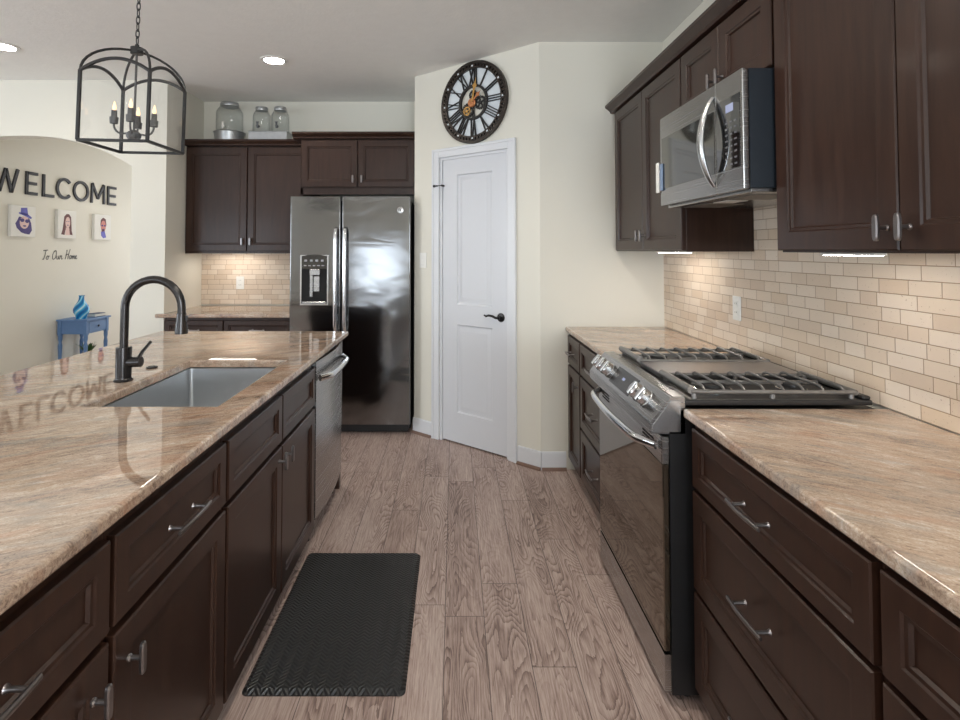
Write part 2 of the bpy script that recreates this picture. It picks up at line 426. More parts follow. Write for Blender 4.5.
# casing
m = MB()
def casing(m, x0, x1, ztop, wd=.072):
    for a, b in ((x0 - wd, x0), (x1, x1 + wd)):
        m.box(a, -.016, 0, b, 0, ztop + wd, .003, 1)
        k = a if a < x0 else b - .02
        m.box(k, -.022, 0, k + .02, -.016, ztop + wd, .002, 1)
    m.box(x0, -.016, ztop, x1, 0, ztop + wd, .003, 1)
    m.box(x0 - wd + .02, -.022, ztop + wd - .02, x1 + wd - .02, -.016, ztop + wd, .002, 1)
    m.box(x0 + .0, .0, 0, x0 + .018, .09, ztop).box(x1 - .018, .0, 0, x1, .09, ztop).box(x0 + .018, .0, ztop - .018, x1 - .018, .09, ztop)
casing(m, .264, .884, 2.10, .066)
o = struct('trim_1', m, 'trim_white'); o.matrix_world = DMAT
# pantry door, two raised panels
dx0, dx1, dz0, dz1 = .284, .864, .012, 2.086
m = MB()
pz = [(.225, .865), (1.01, 1.965)]; px0, px1 = dx0 + .135, dx1 - .125
zs = [dz0, pz[0][0], pz[0][1], pz[1][0], pz[1][1], dz1]; xs = [dx0, px0, px1, dx1]; yf = .012
gv = {}
for i, x in enumerate(xs):
    for j, z in enumerate(zs): gv[i, j] = m.bm.verts.new((x, yf, z))
for i in range(3):
    for j in range(5):
        if i == 1 and j in (1, 3): continue
        m.bm.faces.new((gv[i, j], gv[i + 1, j], gv[i + 1, j + 1], gv[i, j + 1]))
bmesh.ops.extrude_face_region(m.bm, geom=[])
for a, b in pz:
    lo = [(0, 0), (.008, .010), (.014, .012), (.022, .012), (.046, .004), (.05, .004)]
    m.rectloops([(px0 + i, px1 - i, a + i, b - i, yf + y) for i, y in lo], back=False)
m.rectloops([(dx0, dx1, dz0, dz1, yf), (dx0, dx1, dz0, dz1, yf + .035)], back=False)
bmesh.ops.remove_doubles(m.bm, verts=m.bm.verts, dist=.0002)
door = m.build('door_1', 'door_white', smooth=30); door['kind'] = 'structure'; door.matrix_world = DMAT
m = MB().lathe([(.031, 0), (.031, .004), (.027, .009), (.012, .012), (.011, .036)], (.812, yf, .945), 24, 'y')
m.xf(Matrix.Identity(4))
for v in m.bm.verts: v.co.y = yf - (v.co.y - yf)
lv = [(.812, yf - .036, .945), (.795, yf - .042, .945), (.77, yf - .044, .955), (.74, yf - .044, .958), (.715, yf - .044, .95), (.70, yf - .044, .958)]
m.tube(lv, [.009, .009, .0085, .008, .007, .005], 10)
hdl = m.build('door_handle', 'bronze', door)
m = MB().box(.225, -.034, 1.885, .262, -.02, 1.895, .002, 1).box(.262, -.03, 1.887, .30, -.024, 1.893, .002, 1).box(.296, -.028, 1.883, .302, yf, 1.897, .002, 1).box(.221, -.034, 1.881, .233, -.016, 1.899, .002, 1)
m.build('flip_latch', 'black_plastic', door)
m = MB()
for z in (.25, 1.05, 1.84): m.cyl((.279, .004, z - .045), (.279, .004, z + .045), .006, n=10)
m.build('hinge', 'trim_white', door)

# baseboards and shoe moulding
def base_strip(name, x0, x1, mat4, h=.115, shoe=True):
    m = MB().prism([(0, 0), (-.014, 0), (-.014, h - .012), (-.008, h), (0, h)], x0, x1, 'yz')
    o = struct(name, m, 'trim_white'); o.matrix_world = mat4
    m = MB().prism([(-.014, 0), (-.030, 0), (-.028, .009), (-.022, .016), (-.014, .018)], x0, x1, 'yz')
    q = m.build('shoe_moulding', 'shoe_wood', o)
base_strip('baseboard_pantry_left', 0, .190, DMAT)
base_strip('baseboard_pantry_right', .958, DL + .006, DMAT)
base_strip('baseboard_end', .003, .160, Matrix.Translation((.555, YE, 0)))
base_strip('baseboard_foyer', YP + .12, YF, Matrix.Translation((XF, 0, 0)) @ Matrix.Rotation(R(90), 4, 'Z'))
base_strip('baseboard_arch', 0, .25, Matrix.Translation((-2.57, YP, 0)))

# tile backsplashes
struct('trim_2', MB().box(XR - .008, -.6, .914, XR - .0005, YE - .0005, 1.62), 'tile_side')
struct('trim_3', MB().box(XS + .001, YB - .008, .914, -1.24, YB - .0005, 1.40), 'tile_back')

# ---------------------------------------------------------------- cabinet parts
def bar_pull(parent, xc, zc, yf, length=.13, mat='pewter'):
    m = MB()
    r = .0052; out = .034
    n_ = 9
    pts = [(xc - length / 2 + length * i / (n_ - 1), yf - out - .004 * sin(pi * i / (n_ - 1)), zc) for i in range(n_)]
    m.tube(pts, [r * (.75 + .25 * sin(pi * i / (n_ - 1))) for i in range(n_)], 10, flat=1.25)
    for sx in (-1, 1):
        m.tube([(xc + sx * length * .35, yf, zc), (xc + sx * length * .35, yf - .006, zc), (xc + sx * length * .35, yf - out, zc)], [.0075, .0045, .0045], 10)
    return m.build('handle', mat, parent)
def tee_knob(parent, xc, zc, yf, mat='pewter'):
    m = MB()
    m.tube([(xc, yf, zc), (xc, yf - .003, zc), (xc, yf - .006, zc), (xc, yf - .026, zc)], [.0075, .0075, .0052, .005], 12)
    rings = []
    se = lambda v: math.copysign(abs(v) ** .55, v)
    for y, k in ((-.024, .6), (-.026, 1.), (-.031, 1.), (-.034, .7)):
        rings.append([(xc + .0085 * k * se(cos(a)), yf + y, zc + .032 * k ** .25 * se(sin(a))) for a in [2 * pi * j / 24 for j in range(24)]])
    m.loft(rings)
    return m.build('knob', mat, parent)
def cabinet(name, label, cat, loc, rz, wd, dep, z0, z1, fronts, toe=0., group=None, stile=.058, wallmount=False, shell=None):
    """origin at the left end of the face frame on the floor; local +x along the fronts, local -y towards the viewer"""
    t = thing(name, label, cat, (loc[0], loc[1], 0), rz, group)
    m = MB()
    if shell: m.box(0, 0, z0, wd, dep, shell).box(0, 0, shell, wd, .02, z1).box(0, .02, shell, .018, dep, z1).box(wd - .018, .02, shell, wd, dep, z1)
    else: m.box(0, 0, z0, wd, dep, z1, .0015, 1)
    m.build('body', 'wood', t)
    if toe: MB().box(.002, .065, 0, wd - .002, dep, toe).build('toe_kick', 'wood', t)
    for f in fronts:
        kind, x0, x1, a, b = f[:5]
        st = stile if kind == 'door' else min(stile, (b - a) * .26)
        o = MB().panel(x0, x1, a, b, -.021, .0205, st).build('door' if kind == 'door' else ('drawer' if kind == 'drawer' else 'false_front'), 'wood', t)
        for h in f[5:]:
            if h[0] == 'knob': tee_knob(o, h[1], h[2], -.021)
            else: bar_pull(o, h[1], h[2], -.021, h[3] if len(h) > 3 else .13)
    return t

# ---------------------------------------------------------------- island (fronts look to +x)
FI = -.689                                     # face-frame plane; door fronts at -.668
ZT, ZB = .882, .08
DT0, DT1, DD1 = .668, .845, .650
def island_unit(y0, y1, label, hinge, nm='base_cabinet'):
    wd = y1 - y0
    kx = wd - .055 if hinge == 'near' else .055
    return cabinet(nm, label, 'cabinet', (FI, y0), FACE_L, wd - .001, .60, ZB, ZT,
                   [('drawer', .008, wd - .008, DT0, DT1, ('bar', wd / 2, .757, .16)), ('door', .008, wd - .008, .085, DD1, ('knob', kx, .575))], toe=ZB, stile=.06)
island_unit(-.10, .46, 'dark island cabinet nearest the camera end, one drawer over one door', 'far')
island_unit(.46, 1.083, 'dark island cabinet next nearest the camera, knob on its right beside the neighbouring knob', 'near')
island_unit(1.083, 1.618, 'dark island cabinet with one pull drawer and one knobbed door, touching the sink cabinet', 'far')
wd = 2.632 - 1.618; hw = .505 * wd
t = cabinet('sink_cabinet', 'dark double-door sink cabinet in the island beside the dishwasher, two false drawer fronts above', 'cabinet', (FI, 1.618), FACE_L, wd - .001, .60, ZB, ZT,
        [('false', .008, hw - .004, DT0, DT1), ('false', hw + .004, wd - .008, DT0, DT1),
         ('door', .008, hw - .003, .085, DD1, ('knob', hw - .040, .605)), ('door', hw + .003, wd - .008, .085, DD1, ('knob', hw + .040, .605))], toe=ZB, stile=.06, shell=.62)
# dishwasher
t = thing('dishwasher', 'stainless steel dishwasher with bowed bar handle at the far end of the island', 'dishwasher', (FI, 2.640, 0), FACE_L)
MB().box(0, 0, .10, .598, .57, .872).build('body', 'black_plastic', t)
rings = []
for i in range(13):
    x = .004 + .59 * i / 12; y = -.020 - .016 * sin(pi * i / 12)
    rings.append([(x, y, .115), (x, y, .868), (x, -.001, .868), (x, -.001, .115)])
dr = MB().loft(rings).build('door', 'steel', t)
pts = []
for i in range(15):
    a = i / 14; pts.append((.03 + .54 * a, -.032 - .012 * sin(pi * a) - .038 * min(1, sin(pi * a) * 2.2) , .785))
MB().tube(pts, .011, 10, flat=1.5).build('handle', 'chrome', dr)
MB().box(.012, .06, .012, .586, .10, .10).build('kick_plate', 'black_plastic', t)
for x in (.04, .555): MB().cyl((x, .03, 0), (x, .03, .10), .014, n=12).build('foot', 'black_plastic', t)
# island back and end panels
t = thing('island_panel', 'dark wood panelling closing the end and back of the island', 'panel', (0, 0, 0))
MB().box(FI - .64, 3.245, 0, FI + .006, 3.29, ZT).build('end_panel', 'wood', t)
MB().box(FI - .66, -.10, 0, FI - .64, 3.29, ZT).build('back_panel', 'wood', t)

def slab(name, x0, x1, y0, y1, z0, z1, hole=None, bev=.009, mat='granite'):
    m = MB(); bm = m.bm
    if hole: xs = [x0, hole[0], hole[1], x1]; ys = [y0, hole[2], hole[3], y1]
    else: xs = [x0, x1]; ys = [y0, y1]
    V = {}
    for i, x in enumerate(xs):
        for j, y in enumerate(ys): V[i, j] = bm.verts.new((x, y, z1))
    fs = []
    for i in range(len(xs) - 1):
        for j in range(len(ys) - 1):
            if hole and i == 1 and j == 1: continue
            fs.append(bm.faces.new((V[i, j], V[i + 1, j], V[i + 1, j + 1], V[i, j + 1])))
    r = bmesh.ops.extrude_face_region(bm, geom=fs)
    vs = [v for v in r['geom'] if isinstance(v, bmesh.types.BMVert)]
    bmesh.ops.translate(bm, verts=vs, vec=(0, 0, z0 - z1))
    bmesh.ops.recalc_face_normals(bm, faces=bm.faces)
    def at(e, z): return all(abs(v.co.z - z) < 1e-6 for v in e.verts)
    def onout(e):
        a, b = e.verts
        return any(abs(a.co[k] - q) < 1e-6 and abs(b.co[k] - q) < 1e-6 for k, q in ((0, x0), (0, x1), (1, y0), (1, y1)))
    es = [e for e in bm.edges if (at(e, z1) or at(e, z0)) and onout(e)]
    if hole: es += [e for e in bm.edges if at(e, z1) and e.calc_face_angle(0) > .5 and not onout(e)]
    bmesh.ops.bevel(bm, geom=es, offset=bev, segments=3, profile=.5, affect='EDGES')
    return m.build(name, mat, smooth=50)
HX0, HX1, HY0, HY1 = -1.19, -.757, 1.742, 2.46
o = slab('granite_worktop', -1.80, -.650, -.16, 3.335, .882, .914, (HX0, HX1, HY0, HY1))
tag(o, 'glossy tan granite worktop on the island around the sink', 'worktop')
# undermount sink
t = thing('kitchen_sink', 'stainless steel undermount sink set in the island worktop', 'sink', ((HX0 + HX1) / 2, (HY0 + HY1) / 2, .64))
a, b = (HX1 - HX0) / 2 - .001, (HY1 - HY0) / 2 - .001
def rr(hx, hy, r, z, n=6):
    out = []
    for cx, cy, a0 in ((hx - r, hy - r, 0), (-hx + r, hy - r, 90), (-hx + r, -hy + r, 180), (hx - r, -hy + r, 270)):
        for i in range(n + 1):
            q = R(a0 + 90 * i / n); out.append((cx + r * cos(q), cy + r * sin(q), z))
    return out
Z0 = .64
m = MB().loft([rr(a + .018, b + .018, .02, .2415), rr(a + .018, b + .018, .02, .239), rr(a + .003, b + .003, .012, .236), rr(a - .002, b - .002, .02, .04), rr(a - .02, b - .02, .03, .012), rr(.05, .05, .049, .004)][::-1] , cap0=True, cap1=False)
m.build('bowl', 'sink_steel', t, smooth=60)
MB().lathe([(.001, .0065), (.03, .0065), (.045, .009), (.047, .005)], (0, 0, 0), 24, cap=False).build('drain', 'chrome', t)
# faucet
fx, fy = -1.255, 2.072
t = thing('kitchen_faucet', 'black gooseneck pull-down faucet standing beside the island sink', 'faucet', (fx, fy, .914))
MB().lathe([(.0, 0), (.033, 0), (.034, .004), (.0285, .009), (.0275, .012), (.0275, .125), (.026, .128), (0, .128)], n=28, cap=False).build('base', 'bronze', t)
pts = [(0, 0, .12), (0, 0, .18), (.001, 0, .24)]
rad = .108
for i in range(0, 17):
    q = pi - pi * i / 16
    pts.append((.109 + rad * cos(q), 0, .275 + rad * sin(q) * 1.0))
pts += [(.217, 0, .255)]
MB().tube(pts, .0148, 16).build('neck', 'bronze', t, smooth=60)
sp = MB().tube([(.217, 0, .258), (.217, 0, .252), (.217, 0, .235), (.217, 0, .20), (.217, 0, .178)], [.015, .017, .018, .0225, .0235], 20).build('spray_head', 'bronze', t)
MB().box(.231, -.006, .225, .240, .006, .247, .003, 2).build('spray_button', 'black_plastic', sp)
m = MB().cyl((.02, 0, .07), (.066, 0, .072),   .0195, .0195).tube([(.052, 0, .078), (.072, 0, .112), (.102, 0, .148)], [.007, .0065, .0055], 10)
m.build('lever', 'bronze', t)
o = MB().lathe([(0, 0), (.021, 0), (.023, .002), (.021, .006), (.014, .007), (.013, .0055), (0, .0055)], n=24, cap=False).build('air_switch', 'bronze', loc=(-1.272, 2.297, .914))
tag(o, 'small round black button set in the island worktop behind the sink', 'button')
# mat
m = MB(); hx, hy = .260, .397
m.loft([rr(hx, hy, .018, 0), rr(hx, hy, .018, .004), rr(hx - .012, hy - .012, .012, .016)])
o = m.build('floor_mat', 'mat_rubber', loc=(-.417, 2.155, 0)); tag(o, 'black herringbone anti-fatigue mat on the plank floor before the sink cabinet', 'mat')

# ---------------------------------------------------------------- range side (fronts look to -x); local x runs towards the camera
FR = .744
def right_unit(yfar, ynear, label, fronts, nm='base_cabinet'):
    return cabinet(nm, label, 'cabinet', (FR, yfar), FACE_R, yfar - ynear - .001, XR - FR - .01, .085, ZT, fronts, toe=.085, stile=.055)
Y0R, Y1R = 1.722, 2.486       # range bay
D1, D2, D3 = (.690, .866), (.388, .678), (.092, .376)
wdt = 1.702 - .955
right_unit(1.698, .955, 'dark three-drawer cabinet on the near side of the range', [('drawer', .022, wdt - .012, *D1, ('bar', wdt / 2 + .0, .775, .15)), ('drawer', .022, wdt - .012, *D2, ('bar', wdt / 2, .533, .15)), ('drawer', .022, wdt - .012, *D3, ('bar', wdt / 2, .235, .15))], 'drawer_cabinet')
wd2 = .955 - .30
right_unit(.955, .30, 'dark drawer-over-doors cabinet at the lower right edge, nearest the camera', [('drawer', .012, wd2 - .012, *D1, ('bar', wd2 / 2, .775, .15)), ('door', .012, wd2 / 2 - .002, .092, .678, ('knob', wd2 / 2 - .05, .60)), ('door', wd2 / 2 + .002, wd2 - .012, .092, .678, ('knob', wd2 / 2 + .05, .60))])
w3 = 3.165 - (Y1R + .004)
right_unit(3.165, Y1R + .004, 'dark three-drawer cabinet between the range and the narrow corner cabinet', [('drawer', .008, w3 - .02, *D1, ('bar', w3 / 2, .775, .14)), ('drawer', .008, w3 - .02, *D2, ('bar', w3 / 2, .545, .14)), ('drawer', .008, w3 - .02, *D3, ('bar', w3 / 2, .25, .14))], 'drawer_cabinet')
w4 = YE - .004 - 3.165
right_unit(YE - .004, 3.165, 'narrow dark drawer-over-door cabinet in the corner against the end wall', [('drawer', .03, w4 - .008, *D1, ('bar', w4 / 2, .775, .12)), ('door', .03, w4 - .008, .092, .678, ('knob', w4 - .05, .60))])
o = slab('granite_worktop', .717, XR - .009, -.30, Y0R - .006, .882, .914, mat='granite_side'); tag(o, 'tan granite worktop running from the range towards the camera on the right', 'worktop')
o = slab('granite_worktop', .717, XR - .009, Y1R + .002, YE - .001, .882, .914, mat='granite_side'); tag(o, 'short granite worktop between the range and the end wall', 'worktop')

# gas range ; local origin: far-left front corner on the floor, width .756
RW = .758
t = thing('gas_range', 'stainless slide-in gas range with black grates and glass oven door', 'range', (.675, Y1R - .003, 0), FACE_R)
MB().box(0, .0, .03, RW, .66, .905).build('body', 'black_plastic', t)
for x in (.05, RW - .05):
    for y in (.06, .6): MB().cyl((x, y, 0), (x, y, .03), .018, n=12).build('foot', 'black_plastic', t)
MB().prism([(-.021, .035), (-.021, .150), (-.001, .150), (-.001, .035)], .004, RW - .004, 'yz').build('storage_drawer', 'steel', t)
d = MB().box(.004, -.021, .158, RW - .004, -.001, .735, .003, 1).build('oven_door', 'oven_glass', t)
m = MB().box(.004, -.023, .735, RW - .004, -.001, .822, .003, 1)
m.build('top_rail', 'steel', d)
for xc in (.12, .63):
    for k in range(3): MB().box(xc - .05, -.0245, .765 + .012 * k, xc + .05, -.0232, .770 + .012 * k).build('vent_slot', 'black_gap', d)
m = MB().box(RW - .004, -.022, .738, RW - .0005, -.003, .818)
for k in range(9): m.box(RW - .0005, -.020, .743 + .008 * k, RW + .0008, -.005, .747 + .008 * k)
m.build('end_cap', 'steel', d)
pts = []
for i in range(21):
    a = i / 20; q = sin(pi * a)
    pts.append((.035 + (RW - .07) * a, -.03 - .04 * min(1, q * 3.) - .018 * q, .785 - .0 * q))
MB().tube(pts, .0115, 12, flat=1.25).build('handle', 'chrome', d)
prof = [(-.062, .832), (-.062, .862), (-.056, .872), (.004, .945), (.012, .948), (.05, .948), (.05, .832)]
cp = MB().prism(prof, .0, RW, 'yz').build('control_panel', 'steel', t)
m = MB().prism([(-.053, .838), (-.053, .858), (.006, .935), (.035, .935), (.035, .838)], RW, RW + .0025, 'yz'); m.build('panel_end', 'steel_satin', cp)
# tilted control face frame
p0 = Vector((0, -.056, .872)); p1 = Vector((0, .004, .945)); tz = (p1 - p0).normalized(); nn = Vector((0, -tz.z, tz.y))
def face(x, s_, out): return Vector((x, 0, 0)) + p0 + tz * s_ + nn * out
for x in (.068, .138, .208, .560, .640):
    m = MB(); c0 = face(x, .045, 0)
    m.tube([c0, c0 + nn * .006, c0 + nn * .008, c0 + nn * .030, c0 + nn * .034], [.031, .031, .028, .0265, .022], 28)
    e0 = c0 + nn * .034
    k = m.build('control_knob', 'steel_satin', cp)
    g = MB().tube([e0 - tz * .024 - nn * .002, e0 + tz * .024 - nn * .002], [.0075, .0075], 10).build('grip', 'steel_satin', k)
m = MB(); q = [face(.262, .010, .0012), face(.500, .010, .0012), face(.500, .083, .0012), face(.262, .083, .0012)]
m.loft([q, [v - nn * .001 for v in q]]); dsp = m.build('touch_display', plain('display_panel', (.045, .043, .042), .22, .2), cp)
m = MB(); q = [face(.365, .045, .0016), face(.392, .045, .0016), face(.392, .056, .0016), face(.365, .056, .0016)]
m.loft([q, [v - nn * .0003 for v in q]]); m.build('clock_readout', 'blue_display', dsp)
# cooktop
ct = MB().box(-.002, .05, .920, RW + .002, .640, .937, .004, 2).build('cooktop', 'cook_black', t)
m = MB().box(.02, .085, .936, RW - .02, .60, .938).build('burner_well', 'black_iron', ct)
m = MB().box(.0, .612, .937, RW, .638, .948, .004, 1); m.build('rear_vent', 'black_iron', ct)
def burner(x, y, r):
    m = MB().lathe([(r * 1.35, 0), (r * 1.3, .006), (r, .010), (r, .016), (r * .95, .020), (r * .3, .022), (0, .022)], (x, y, .938), 24, cap=False)
    m.build('burner', 'black_iron', ct)
    m = MB().lathe([(r * 1.5, 0), (r * 1.5, .003), (r * 1.36, .004)], (x, y, .938), 24, cap=False); m.build('burner_ring', 'chrome', ct)
for x, y, r in ((.135, .20, .036), (.135, .47, .03), (.62, .20, .042), (.62, .47, .032)): burner(x, y, r)
def grate(x0, x1, y0, y1):
    m = MB(); zf = .956
    m.tube([(x0 + .006, y1, zf), (x1 - .006, y1, zf)], .009, 10)
    m.tube([(x0 + .006, y0, zf + .008), (x1 - .006, y0, zf + .008)], .0125, 12)
    for x in (x0 + .008, x1 - .008): m.tube([(x, y0, zf + .004), (x, y0 + .06, zf + .002), (x, y1, zf)], .0068, 10)
    yc = (y0 + y1) / 2; xc = (x0 + x1) / 2
    m.box(xc - .005, y0 + .05, .953, xc + .005, y1 - .04, .966, .002, 1)
    for i in range(8):
        y = y0 + .045 + (y1 - y0 - .08) * i / 7
        m.tube([(x0 + .010, y, zf + .003), (x0 + .022, y, .968), (x0 + .034, y, .972), (x1 - .034, y, .972), (x1 - .022, y, .968), (x1 - .010, y, zf + .003)], [.0036, .004, .004, .004, .004, .0036], 8, flat=1.25)
    for x in (x0 + .012, x1 - .012):
        for y in (y0 + .01, yc, y1 - .01): m.cyl((x, y, .937), (x, y, zf), .009, .007, 10)
    return m.build('grate', 'grate_iron', ct)
grate(.010, .266, .078, .600); grate(.492, RW - .010, .078, .600)
m = MB().box(.268, .078, .938, .490, .600, .958, .006, 2); gr = m.build('griddle', 'pewter', ct)

# uppers ; faces at x 1.03
FU = 1.05; UZ0, UZ1 = 1.402, 2.30
def upper(yfar, ynear, z0, label, kz, nm='wall_cabinet', fill0=.0):
    wd = yfar - ynear; hw = fill0 + (wd - fill0) / 2
    return cabinet(nm, label, 'cabinet', (FU, yfar), FACE_R, wd - .001, XR - FU - .009, z0, UZ1 - .004,
        [('door', fill0 + .006, hw - .002, z0 + .006, UZ1 - .012, ('knob', hw - .032, kz)), ('door', hw + .002, wd - .006, z0 + .006, UZ1 - .012, ('knob', hw + .032, kz))], stile=.06)
upper(YE - .002, 2.458, UZ0, 'dark double-door wall cabinet between the microwave and the end wall', UZ0 + .085, fill0=.05)
upper(2.456, 1.742, 2.006, 'short dark wall cabinet directly above the microwave', 2.075)
t = upper(1.740, .775, UZ0, 'large dark wall cabinet at the upper right, on the near side of the microwave', UZ0 + .06)
m = MB()
prof = [(FU - .02, UZ1 - .004), (FU - .032, UZ1), (FU - .036, UZ1 + .012), (FU - .058, UZ1 + .030), (FU - .066, UZ1 + .036), (FU - .066, UZ1 + .050), (XR - .002, UZ1 + .050), (XR - .002, UZ1 - .004 + .001)]
prof[0] = (FU - .02, UZ1 - .003)
o = m.prism(prof, .70, YE - .002, 'xz').build('crown_molding', 'wood', smooth=25); tag(o, 'dark crown molding running along the top of the range-side wall cabinets', 'molding')
# under cabinet lamps
def led(label, loc, sx, sy, nm='under_cabinet_light'):
    t = thing(nm, label, 'lamp', loc, 0, 'under-cabinet lights')
    MB().box(-sx / 2, -sy / 2, -.008, sx / 2, sy / 2, 0, .002, 1).build('housing', 'white_plastic', t)
    MB().box(-sx / 2 + .006, -sy / 2 + .006, -.0092, sx / 2 - .006, sy / 2 - .006, -.0082).build('diffuser', 'led_bar', t)
led('slim lit bar under the large wall cabinet nearest the camera', (1.15, 1.575, UZ0), .035, .22)
led('slim lit bar under the wall cabinet beside the end wall', (1.21, 3.0, UZ0), .03, .42)
led('slim lit bar under the wall cabinet left of the refrigerator', (-1.95, 4.80, 1.395), .42, .035)

# microwave
MF = .932; MY0, MY1 = 1.746, 2.453; MWD = MY1 - MY0
t = thing('microwave_oven', 'stainless over-range microwave under the short wall cabinet', 'microwave', (MF, MY1, 0), FACE_R)
mz0, mz1 = 1.607, 2.002
MB().box(0, .022, mz0 + .004, MWD, XR - MF - .01, mz1 - .002).build('body', plain('mw_side', (.020, .026, .034), .35, .2), t)
dw = MWD * .745
d = MB().box(.001, 0, mz0, dw - .001, .021, mz1, .004, 2).build('door', 'steel', t)
MB().box(.022, -.0015, mz0 + .075, dw - .012, -.0002, mz1 - .095, .0006, 1).build('window', 'smoked_glass', d)
pts = []
for i in range(17):
    a = i / 16; q = sin(pi * a)
    pts.append((dw - .018, -.002 - .034 * q ** .7 - .012 * q, mz0 + .030 + (mz1 - mz0 - .075) * a))
MB().tube(pts, [.012 + .007 * sin(pi * i / 16) for i in range(17)], 14, up=(0, 1, 0), flat=.55).build('handle', 'steel_satin', d)
c = MB().box(dw + .001, 0, mz0, MWD, .021, mz1, .004, 2).build('control_panel', 'steel', t)
kp = MB().box(dw + .006, -.0015, mz0 + .075, MWD - .016, -.0002, mz1 - .075, .0006, 1).build('keypad', 'black_glass', c)
m = MB().box(dw + .075, -.0022, mz1 - .125, dw + .125, -.0016, mz1 - .098); m.build('readout', 'blue_display', kp)
m = MB()
for r_ in range(8):
    for q_ in range(3): m.box(dw + .07 + q_ * .03, -.0021, mz0 + .088 + r_ * .0205, dw + .086 + q_ * .03, -.0016, mz0 + .094 + r_ * .0205)
m.build('button', plain('key_grey', (.12, .12, .13), .5), kp)
u = MB().box(.01, .03, mz0 - .010, MWD - .01, XR - MF - .02, mz0 + .004, .002, 1).build('underside', 'steel', t)
plain('filter_mesh', (.22, .2, .18), .5, .8, var=.5, scale=400)
for xa in (.06, .44): MB().box(xa, .08, mz0 - .0115, xa + .20, .24, mz0 - .0102).build('grease_filter', 'filter_mesh', u)
m = MB().box(.29, .10, mz0 - .0115, .40, .18, mz0 - .0102); m.build('cooktop_lamp', 'white_plastic', u)
# child lock on the microwave's far edge
t = thing('child_lock', 'white strap lock stuck on the left edge of the microwave', 'lock', (MF, MY1, 1.68), FACE_R)
MB().box(.012, -.008, -.005, .042, -.002, .115, .003, 2).build('pad', plain('lock_blue', srgb(120, 140, 170), .4), t)
MB().box(-.024, -.012, -.012, .004, -.004, .125, .003, 2).box(-.022, -.006, .02, -.001, .03, .09, .003, 1).build('strap', 'white_plastic', t)

# outlets and switch
def plate(label, mat4, kind):
    t = thing('wall_outlet' if kind == 'outlet' else 'light_switch', label, kind, (0, 0, 0)); t.matrix_world = mat4
    MB().box(-.036, -.006, -.058, .036, 0, .058, .003, 2).build('cover_plate', 'white_plastic', t)
    if kind == 'outlet':
        for z in (-.021, .021):
            f = MB().box(-.017, -.008, z - .014, .017, -.006, z + .014, .002, 1).build('receptacle', 'white_plastic', t)
            MB().box(-.008, -.0084, z - .002, -.006, -.0078, z + .006).box(.006, -.0084, z - .002, .008, -.0078, z + .006).build('slot', 'black_gap', f)
    else:
        MB().box(-.017, -.010, -.034, .017, -.006, .034, .002, 1).build('rocker', 'white_plastic', t)
plate('white outlet on the tiled wall behind the range', Matrix.Translation((XR - .0085, 2.615, 1.13)) @ Matrix.Rotation(R(-90), 4, 'Z'), 'outlet')
plate('white outlet on the tiles left of the refrigerator', Matrix.Translation((-1.955, YB - .0085, 1.11)), 'outlet')
plate('white light switch on the wall between refrigerator and pantry door', DMAT @ Matrix.Translation((.095, -.0005, 1.33)), 'switch')

# ---------------------------------------------------------------- fridge wall
t = thing('refrigerator', 'dark stainless side-by-side refrigerator with ice dispenser', 'refrigerator', (-1.266, 4.168, 0))
FW, FH = .928, 1.820
MB().box(.004, .075, .03, FW - .004, .78, FH - .025, .004, 1).build('body', plain('fridge_side', (.03, .03, .032), .5), t)
MB().box(.02, .06, .012, FW - .02, .12, .075).build('toe_grille', 'black_plastic', t)
for x in (.08, FW - .08):
    for y in (.13, .7): MB().cyl((x, y, 0), (x, y, .03), .02, n=12).build('foot', 'black_plastic', t)
split = .395
def fdoor(x0, x1):
    m = MB(); rings = []
    for x in [x0 + q for q in (0, .0025, .005, .0075, .010)] + [x1 - q for q in (.010, .0075, .005, .0025, 0)]:
        e = min(x - x0, x1 - x); y = .007 * max(0., 1 - e / .010) ** 2
        rings.append([(x, y, .082), (x, y, FH), (x, .068, FH), (x, .068, .082)])
    return m.loft(rings)
dl = fdoor(0, split - .004).build('freezer_door', 'steel_fridge', t, smooth=50)
drr = fdoor(split + .004, FW).build('fresh_food_door', 'steel_fridge', t, smooth=50)
def fhandle(x, par):
    pts = [(x, 0.002, .78), (x, -.03, .80), (x, -.046, .84)]
    for i in range(9): pts.append((x, -.05 - .006 * sin(pi * i / 8), .88 + .60 * i / 8))
    pts += [(x, -.048, 1.53), (x, -.034, 1.565), (x, .002, 1.578)]
    MB().tube(pts, .014, 12, up=(0, 1, 0), flat=.7).build('handle', 'chrome', par)
fhandle(split - .036, dl); fhandle(split + .036, drr)
ax0, ax1, az0, az1 = .082, .302, .985, 1.372
a = MB().rectloops([(ax0, ax1, az0, az1, .0), (ax0 + .002, ax1 - .002, az0 + .002, az1 - .002, -.008), (ax0 + .012, ax1 - .012, az0 + .012, az1 - .008, -.008), (ax0 + .016, ax1 - .016, az0 + .016, az1 - .010, -.001)]).build('dispenser_frame', 'chrome', dl)
MB().box(ax0 + .016, -.003, az0 + .018, ax1 - .016, -.0012, 1.265).build('recess', 'black_gap', a)
pn = MB().prism([(ax0 + .014, 1.265), (ax1 - .014, 1.265), (ax1 - .014, az1 - .01)] + [(ax1 - .014 - (ax1 - ax0 - .028) * i / 10, az1 - .01 + .012 * sin(pi * i / 10)) for i in range(11)], -.0095, -.0015).build('dispenser_panel', 'black_glass', a)
m = MB()
for i in range(5): m.box(ax0 + .03 + .034 * i, -.0102, 1.285, ax0 + .05 + .034 * i, -.0096, 1.293)
for i in range(4): m.box(ax0 + .035 + .042 * i, -.0102, 1.32, ax0 + .055 + .042 * i, -.0096, 1.335)
m.build('button', plain('key_light', (.35, .35, .36), .4), pn)
